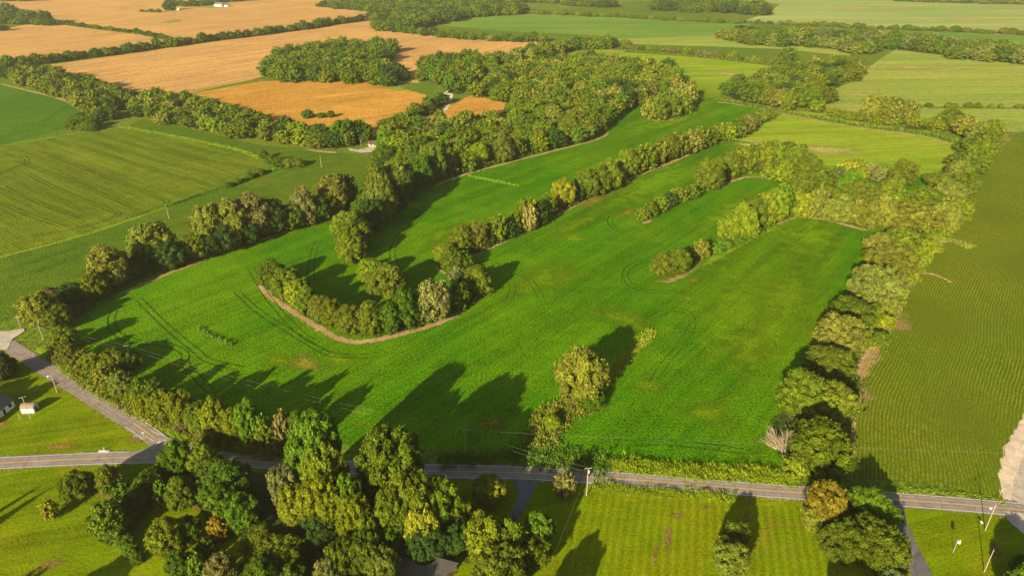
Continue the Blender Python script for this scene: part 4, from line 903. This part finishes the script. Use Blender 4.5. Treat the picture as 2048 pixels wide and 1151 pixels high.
tufts('tall_weeds', [[(1072,892),(1088,862),(1112,832),(1150,812),(1190,798)]], 12, 7, 1.9, [(.20,.27,.015),(.12,.22,.012),(.3,.22,.05)], "reedy ditch growth running down from the lone oak", 'weeds', .15, seed=8)
tufts('tall_weeds', [[(1195,782),(1222,750),(1246,722),(1275,693),(1303,664)]], 5, 8, 1.4, [(.22,.33,.015),(.30,.32,.03)], "narrow light weedy strip running up from the lone oak", 'weeds', .14, seed=9)
tufts('tall_weeds', [[(118,705),(150,738),(190,765),(235,792),(290,822),(345,848),(420,878),(520,900),(570,908)]], 8, 9, 1.7, YG+[(.32,.2,.04),(.16,.28,.012)], "weedy bank between the side road and its scrubby hedge", 'weeds', .16, seed=10)
tufts('tall_weeds', [[(240,254),(310,266),(400,284),(480,302),(530,320)]], 5, 1.6, 1.2, [(.16,.30,.015),(.26,.32,.02)], "bright weedy ditch crossing the left-hand fields", 'weeds', .3, seed=11)
tufts('tall_weeds', [[(330,415),(430,380),(520,348),(600,332)]], 4, 2, 1.5, [(.07,.16,.015),(.1,.2,.015)], "dark green brambly ditch between the two left-hand fields", 'weeds', .25, seed=12)
tufts('tall_weeds', [[(400,655),(425,675),(465,690)]], 3, 5, 1.2, [(.18,.30,.015),(.08,.18,.015)], "small overgrown gully in the front field", 'weeds', .15, seed=13)
tufts('tall_weeds', [[(940,353),(985,362),(1036,372)]], 3.5, 2.5, 1.2, [(.16,.34,.015)], "bright green weed line below the central wood", 'weeds', .25, seed=14)
tufts('tall_weeds', [[(1745,700),(1765,650),(1800,580),(1835,530),(1870,490)],[(1860,480),(1900,482),(1940,498)]], 8, 2, 1.3, [(.22,.26,.015),(.14,.22,.015),(.34,.28,.06)], "weedy fringe between the long tree row and the corn", 'weeds', .2, z=.5, seed=15)
tufts('tall_weeds', [[(1700,975),(1760,980),(1850,985),(1960,995),(2010,1003)]], 3.5, 3, .7, [(.24,.30,.012),(.18,.28,.012)], "short bright verge between the corn and the road", 'weeds', .14, seed=16)
UG = [(.06, .12, .012), (.09, .15, .012), (.12, .16, .015), (.05, .09, .012)]
tufts('undergrowth', [[(150,640),(230,580),(330,540),(430,500),(540,470),(640,430),(700,408)]], 9, 2.2, 2.6, UG, "dark brambly undergrowth along the western hedgerow", 'undergrowth', .26, seed=17)
tufts('undergrowth', [[(545,575),(600,618),(680,658),(750,672),(830,655),(920,618),(950,590)]], 8, 2.5, 2.6, UG, "undergrowth beneath the horseshoe grove", 'undergrowth', .26, seed=18)
tufts('undergrowth', [[(895,545),(950,510),(1050,462),(1150,410),(1250,358),(1340,322),(1420,290),(1530,240)]], 7, 2.2, 2.8, UG, "undergrowth along the foot of the middle hedgerow", 'undergrowth', .3, seed=19)
tufts('undergrowth', [[(705,520),(730,470),(780,420),(850,370),(930,348),(1030,322),(1180,275)]], 8, 1.6, 3.2, UG, "undergrowth along the lower edge of the central wood", 'undergrowth', .35, seed=20)
tufts('undergrowth', [[(1590,930),(1620,850),(1660,740),(1700,650),(1760,570),(1790,500),(1840,430),(1900,360),(1950,290)],[(1640,930),(1670,850),(1700,760)]], 10, 1.6, 2.4, UG, "undergrowth under the long tree row", 'undergrowth', .28, seed=21)
tufts('undergrowth', [[(1290,438),(1380,400),(1450,362),(1530,350),(1610,380)],[(1330,555),(1400,520),(1480,480),(1560,445),(1650,440),(1740,458)]], 6, 1.8, 2.4, UG+[(.16,.2,.015)], "undergrowth along the two hedgerow spurs", 'undergrowth', .3, seed=22)
tufts('undergrowth', [[(1430,198),(1560,224),(1700,250),(1850,270),(1910,286)],[(1250,104),(1430,118),(1590,138)]], 8, .8, 3, UG+[(.16,.2,.015)], "undergrowth along the far hedges", 'undergrowth', .6, seed=23)
tufts('undergrowth', [[(230,1050),(285,1010),(330,975),(400,950),(480,985),(600,1010),(740,1010)]], 9, 2, 1.2, UG, "rough growth beneath the foreground trees", 'undergrowth', .2, seed=24)
tufts('undergrowth', [[(110,690),(170,740),(250,790),(330,830),(430,875),(600,900)]], 8, 2.4, 2.6, [(.10,.15,.012),(.16,.18,.015),(.2,.14,.03)], "tangled growth inside the roadside hedge", 'undergrowth', .24, seed=25)

# ------------------------------------------------------------------ poles, wires, signs
WOODP = plain('weathered_pole', (.34, .27, .20), .9, .2, 2); STEEL = plain('galvanised_steel', (.45, .45, .44), .5, .1, 2); GLOBE = plain('lamp_globe', (.8, .8, .78), .4, .03)
WIREM = plain('wire', (.22, .22, .17), .7, .05)
def pole(x, yb, yt, label, arms=0, az=0, rad=.17, transformer=False, lamp=None, steel=False):
    X, Y, t = G(x, yb); h = height_at(Y, yt); root = empty('utility_pole', (X, Y, 0), R(az)); tag(root, label, 'utility pole', 'utility poles')
    m = MB(); m.tube([(0, 0, -.1), (0, 0, h*.5), (0, 0, h)], [rad, rad*.85, rad*.7], 10); m.build('post', STEEL if steel else WOODP, root)
    for k in range(arms):
        z = h-.35-.9*k; m = MB(); m.box(-1.1, -.06+.2, z-.06, 1.1, .06+.2, z+.06); a = m.build('crossarm', WOODP, root)
        for xx in (-1, -.5, .5, 1):
            m = MB(); m.tube([(xx, .2, z+.06), (xx, .2, z+.16), (xx, .2, z+.2)], [.04, .06, .03], 8); m.build('insulator', GLOBE, a)
    if transformer:
        m = MB(); m.tube([(.35, 0, h-2.0), (.35, 0, h-1.1)], .22, 10); m.tube([(.35, 0, h-1.1), (.35, 0, h-.95)], .08, 8); m.build('transformer', STEEL, root)
    if lamp:
        dx, dy = lamp; m = MB(); m.tube([(0, 0, h-1.2), (dx*.6, dy*.6, h-.9), (dx, dy, h-.95)], .04, 6); arm = m.build('lamp_arm', STEEL, root)
        v, f = ICO2; m = MB(); m.add([(dx+a*.38, dy+b*.38, h-1.12+c*.3) for a, b, c in v], [tuple(q) for q in f]); m.build('lamp_globe', GLOBE, root)
    return Vector((X, Y, h))
pA = pole(45,664,633,"utility pole at the far left gravel drive mouth", 1, 20, rad=.14)
p87 = pole(87,679,646,"bare pale utility pole left of the roadside hedge top", 0)
p192 = pole(192,741,705,"utility pole with a transformer standing in the scrubby hedge", 1, 60, transformer=True)
p256 = pole(259,714,690,"utility pole with crossarm behind the hedge at the field edge", 1, 20)
p115 = pole(115,785,748,"pole with a white globe lamp beside the side road", 0, lamp=(-1.6, .3))
p62 = pole(62,838,793,"leaning-looking tall pole just beside the white shed", 1, 30, rad=.15)
p932 = pole(932,904,858,"utility pole beside the road at the shaded field corner", 1, 5)
p1172 = pole(1173,991,935,"utility pole on the near verge between driveway and hay field", 1, 10, transformer=True)
p1970 = pole(1970,1060,1008,"pale pole with a white globe street lamp at the right", 0, rad=.15, lamp=(-1.5, -.4))
p1968 = pole(1968,1143,1098,"shorter pale pole below the street lamp pole", 0, rad=.13)
p640 = pole(643,335,311,"pole in the middle of the field beyond the ditch bushes", 0)
p335 = pole(338,437,412,"pole standing in the left field above the olive oak", 0)
p543 = pole(560,888,852,"utility pole half hidden in the hedge near the tall road tree", 1, 80)
p915 = pole(902,203,186,"thin pole beside the pale farm drive", 0, rad=.15)
p722 = pole(722,291,277,"pole in front of the hidden farmhouse", 0, rad=.15)
XW = Vector((420, 170, 10.5)); LW = Vector((-330, 300, 9.5))
def wire(a, b, sag, label, rad=.016, dz=0, dx=0, dy=0):
    a, b = a+Vector((dx, dy, dz)), b+Vector((dx, dy, dz)); n = 24
    pts = [a.lerp(b, k/n)-Vector((0, 0, sag*4*(k/n)*(1-k/n))) for k in range(n+1)]
    m = MB(); m.tube(pts, rad, 5); o = m.build('power_line', WIREM); tag(o, label, 'power line', 'overhead power lines'); return o
wire(LW, pA, 1.2, "power line reaching the far left pole from outside the picture", dz=-.2)
wire(pA, p256, 1.5, "upper power line over the hedge from the far left pole", dz=-.2, dy=.5); wire(pA, p256, 1.7, "lower power line over the hedge from the far left pole", dz=-1.1, dy=-.5)
wire(p256, p932, 3.0, "upper power line crossing the tree shadows in the front field", dz=-.2, dy=.7); wire(p256, p932, 3.3, "lower power line crossing the tree shadows in the front field", dz=-.9, dy=-.7)
wire(p932, p1172, 1.2, "upper power line over the roadside weeds beside the driveway", dz=-.2, dy=.5); wire(p932, p1172, 1.4, "lower power line over the roadside weeds beside the driveway", dz=-1.2, dy=-.3)
wire(p932, XW, 4.0, "long power line running right over the field edge", dz=-.4)
wire(p192, p256, .6, "short power line between hedge poles", dz=-.6)
wire(p87, p192, 1.0, "power line from the bare pole to the transformer pole", dz=-1.5)
wire(p115, p62, .8, "power line between the lamp pole and the shed pole", dz=-.5)
wire(p1172, Vector((4, 118, 6)), .8, "service line slanting down over the lawn to the house", dz=-.8)
def sign(x, y, label, name='stop_sign'):
    X, Y, t = G(x, y); root = empty(name, (X, Y, 0), R(20)); tag(root, label, 'sign')
    m = MB(); m.tube([(0, 0, 0), (0, 0, 2.9)], .05, 6); m.build('post', STEEL, root)
    m = MB(); a = [(.42*math.cos(R(22.5+45*k)), .42*math.sin(R(22.5+45*k))) for k in range(8)]
    m.add([(u, .05, 2.5+v) for u, v in a]+[(u, .08, 2.5+v) for u, v in a], [tuple(range(8)), tuple(range(8, 16))[::-1]]+[(k, (k+1) % 8, 8+(k+1) % 8, 8+k) for k in range(8)]); m.build('sign_plate', STEEL, root)
sign(289, 876, "small road sign on a post, seen from behind at the fork")
# culvert end, mailbox, litter
def conc(x, y, label, s=1.0):
    X, Y, t = G(x, y); root = empty('culvert', (X, Y, 0)); tag(root, label, 'culvert')
    m = MB(); m.box(-1.9*s, -.5, 0, 1.9*s, .5, .3); m.box(-1.2*s, -.4, .3, 1.1*s, .4, .42); m.build('slab', plain('pale_concrete', (.5, .44, .36), .9), root)
    m = MB(); m.tube([(0, .3, .3), (.1, .3, 1.5)], .12, 8); m.build('marker_post', STEEL, root)
conc(208, 902, "pale concrete culvert slab with a marker post beside the main road")
X, Y, t = G(288, 879)
# flagpole
X, Y, t = G(1906, 1104); fl = empty('flagpole', (X, Y, 0), R(-20)); tag(fl, "thin flagpole with a striped red, white and blue flag on the right lawn", 'flagpole')
hF = height_at(Y, 1078); m = MB(); m.tube([(0, 0, 0), (0, 0, hF)], [.06, .04], 8); m.build('pole', STEEL, fl)
RED = plain('flag_red', (.45, .03, .03), .8); BLUE = plain('flag_blue', (.03, .05, .18), .8)
flg = MB(); W_, H_ = .75, 1.3   # hanging flag: stripes run down the drooping cloth
wav = lambda u, v: .18*math.sin(u*5+v*1.3)
for k in range(13):
    u0, u1 = W_*k/13, W_*(k+1)/13; mm = MB(); n = 8; z0 = hF-.15
    for j in range(n):
        v0, v1 = H_*j/n, H_*(j+1)/n
        if k < 7 and v0 < H_*.42: continue
        mm.add([(u0+.06, wav(u0, v0), z0-v0), (u1+.06, wav(u1, v0), z0-v0), (u1+.06, wav(u1, v1), z0-v1), (u0+.06, wav(u0, v1), z0-v1)], [(0, 1, 2, 3)])
    mm.build('stripe', RED if k % 2 == 0 else GLOBE, fl)
mm = MB(); u1 = W_*7/13
mm.add([(.06, .02, hF-.15), (u1+.06, wav(u1, 0), hF-.15), (u1+.06, wav(u1, .9), hF-.15-H_*.45), (.06, .02, hF-.15-H_*.45)], [(0, 1, 2, 3)]); mm.build('canton', BLUE, fl)
for (x, y, lb) in ((1961, 1049, "small white mailbox left of the street lamp pole"),):
    X, Y, t = G(x, y); mb = empty('mailbox', (X, Y, 0)); tag(mb, lb, 'mailbox'); m = MB(); m.box(-.06, -.06, 0, .06, .06, 1.0); m.build('post', WOODP, mb)
    m = MB(); m.tube([(0, -.35, 1.2), (0, .35, 1.2)], .24, 10); m.build('box', GLOBE, mb)
X, Y, t = G(40, 838); o = MB(); o.tube([(0, 0, 0), (0, 0, 2.4)], .09, 6); root = empty('clothes_post', (X, Y, 0), R(40)); tag(root, "short wooden post leaning shape left of the shed pole", 'post')
root['label'] = "short wooden post in the lawn left of the shed pole"; o.build('post', WOODP, root); o = MB(); o.box(-.7, -.05, .02, .7, .05, .14); o.build('foot', WOODP, root)

# ------------------------------------------------------------------ buildings
WALLW = plain('white_siding', (.72, .70, .66), .7, .06, 2); GLASS = plain('window_glass', (.03, .035, .04), .15, .1, 1, spec=.6); TRIM = plain('white_trim', (.8, .78, .74), .6, .04)
def shingle(name, c):
    s = NT(name); p = s.pos(); k = s.math('ADD', s.ramp(s.noise(p, 2.5, 4, .7), .3, .7, .8, 1.2), s.ramp(s.noise(p, .3, 3), .3, .7, -.1, .1))
    return s.finish(s.scale_rgb(c, k), .9, s.bump(s.noise(p, 5, 2), .03))
RGREY = shingle('grey_shingles', (.14, .13, .125)); RBROWN = shingle('brown_shingles', (.24, .165, .11)); RTAN = shingle('warm_grey_shingles', (.10, .092, .085))
def gable_house(name, c, az, L, W, h, rh, wall, roof, label, cat, wins=(), over=.4, hip=0.0, gambrel=False, chimney=False, door=None):
    root = empty(name, (c[0], c[1], 0), az); tag(root, label, cat)
    l, w_ = L/2, W/2; m = MB()
    prof = [(-w_, 0), (w_, 0), (w_, h)]+([(w_*.62, h+rh*.72)] if gambrel else [])+[(0, h+rh*(1 if not hip else .02))]+([(-w_*.62, h+rh*.72)] if gambrel else [])+[(-w_, h)]
    n = len(prof); m.add([(-l, y, z) for y, z in prof]+[(l, y, z) for y, z in prof], [tuple(range(n)), tuple(range(n, 2*n))[::-1]]+[(k, (k+1) % n, n+(k+1) % n, n+k) for k in range(n) if k in (0, 1, n-1) or hip])
    m.build('walls', wall, root)
    m = MB(); e = over; hh = h-e*rh/w_*.6; t_ = .14
    if hip:
        R_ = [(-l-e, -w_-e, hh), (l+e, -w_-e, hh), (l+e, w_+e, hh), (-l-e, w_+e, hh), (-l+w_*hip, 0, h+rh), (l-w_*hip, 0, h+rh)]
        m.add(R_, [(0, 1, 5, 4), (2, 3, 4, 5), (1, 2, 5), (3, 0, 4), (0, 3, 2, 1)])
    else:
        pr = [(-w_-e, hh)]+([(-w_*.62-.05, h+rh*.72+.06)] if gambrel else [])+[(0, h+rh+.06)]+([(w_*.62+.05, h+rh*.72+.06)] if gambrel else [])+[(w_+e, hh)]
        k = len(pr); up = [(x, y, z+t_) for x in (-l-e, l+e) for y, z in pr]; lo = [(x, y, z) for x in (-l-e, l+e) for y, z in pr]
        f = [(i, i+1, k+i+1, k+i) for i in range(k-1)]+[(2*k+i, 3*k+i, 3*k+i+1, 2*k+i+1) for i in range(k-1)]+[(i, 2*k+i, 2*k+i+1, i+1) for i in range(k-1)]+[(k+i, k+i+1, 3*k+i+1, 3*k+i) for i in range(k-1)]+[(0, k, 3*k, 2*k), (k-1, 3*k-1, 4*k-1, 2*k-1)]
        m.add(up+lo, f)
    rf = m.build('roof', roof, root)
    if chimney: m = MB(); m.box(l*.4, -.5, h, l*.4+.9, .4, h+rh+.9); m.build('chimney', plain('chimney_brick', (.3, .13, .09), .9), rf)
    for (side, u, z, ww, hw) in wins:      # side 'f' = -y wall, 'r' = +x wall
        fr = MB(); pn = MB()
        if side == 'f': fr.box(u-ww/2-.08, -w_-.06, z-.08, u+ww/2+.08, -w_+.02, z+hw+.08); pn.box(u-ww/2, -w_-.075, z, u+ww/2, -w_-.01, z+hw)
        else: fr.box(l-.02, u-ww/2-.08, z-.08, l+.06, u+ww/2+.08, z+hw+.08); pn.box(l+.01, u-ww/2, z, l+.075, u+ww/2, z+hw)
        f_ = fr.build('window', TRIM, root); pn.build('pane', GLASS, f_)
    return root
# white walled house at the left edge: front wall runs from (30,801) to (0,836) in the photograph
a, b = Vector(P2(31,812)), Vector(P2(-12,846)); d = (b-a); az = math.atan2(d.y, d.x)
Lh = 16; dirv = (b-a).normalized(); nrm_ = Vector((-dirv.y, dirv.x)); 
if nrm_.x > 0: nrm_ = -nrm_
cc = a+dirv*Lh/2+nrm_*4.5
gable_house('house', (cc.x, cc.y), math.atan2(-dirv.y, -dirv.x)+math.pi*0, Lh, 9, 3.0, 2.3, WALLW, RGREY, "white-walled house with a dark grey roof at the left edge", 'house',
            wins=[('f', -6, 1.2, 1.4, 1.4), ('f', -3, 1.2, 1.4, 1.4), ('f', 0, 1.2, 1.4, 1.4), ('f', 3, .1, 1.1, 2.3), ('f', 6, 1.2, 1.4, 1.4)], chimney=False)
s0 = P2(56,826); gable_house('shed', (s0[0], s0[1]+1.6), R(4), 4.6, 3.2, 2.1, 1.3, WALLW, RBROWN, "small white garden shed with a brown barn-shaped roof", 'shed', gambrel=True, over=.12, wins=[('r', 0, .1, 1.2, 1.9)])
h0 = P2(822,1150); gable_house('house', (h0[0]-1.0, h0[1]+1.5), R(-38), 17, 9.5, 3.0, 2.6, plain('brick_wall', (.30,.17,.12), .9), RTAN, "long grey-roofed house in tree shade at the bottom edge", 'house', hip=.9, over=.5)
h1 = P2(872,1155); gable_house('house_wing', (h1[0], h1[1]+1.5), R(52), 9, 7.5, 2.9, 2.6, plain('brick_wall_b', (.30,.17,.12), .9), RTAN, "hipped wing of the shaded house, right of its long roof", 'house', hip=.9, over=.5)
f0 = P2(745,296); gable_house('farmhouse', (f0[0], f0[1]+7), R(20), 9, 6, 2.6, 2.0, plain('tan_siding', (.5,.36,.26), .8), shingle('red_brown_shingles', (.11,.065,.055)), "brown-roofed farmhouse half hidden by trees beside its pale drive", 'house', wins=[('f',-2.5,1,1.2,1.2),('f',0,1,1.2,1.2),('f',2.5,1,1.2,1.2)])
f1 = P2(440,13); gable_house('farmhouse', f1, R(-25), 26, 15, 5, 5, WALLW, RGREY, "far white farmhouse with a grey roof at the top edge", 'house', wins=[('f',-7,1.5,3,2.4),('f',0,1.5,3,2.4),('f',7,1.5,3,2.4)])
f2 = P2(452,13); gable_house('garage', (f2[0]+6, f2[1]-6), R(-25), 12, 10, 4, 4, WALLW, shingle('dark_roof', (.08,.08,.09)), "small garage with a dark roof beside the far farmhouse", 'garage')
f3 = P2(356,20.5); gable_house('farm_shed', f3, R(0), 7, 5, 3, 1.5, WALLW, TRIM, "tiny white shed at the far farmstead", 'shed')
f4 = P2(411,5); gable_house('farm_shed', f4, R(10), 12, 8, 4, 2, WALLW, plain('tan_roof', (.5,.35,.22), .7), "tan-roofed shed among the far farmstead trees", 'shed')

# ------------------------------------------------------------------ haze
xh = MB(); xh.box(-5200, -350, -1, 5200, 9000, 190)
s = NT('haze_air'); pv = s.n('ShaderNodeVolumePrincipled'); pv.inputs['Color'].default_value = (1.0, .95, .62, 1); pv.inputs['Density'].default_value = .00009; pv.inputs['Anisotropy'].default_value = .3
s.l(pv.outputs[0], s.out.inputs['Volume'])
tag(xh.build('haze', s.m), "thin warm haze lying over the whole landscape", 'haze', kind='stuff')
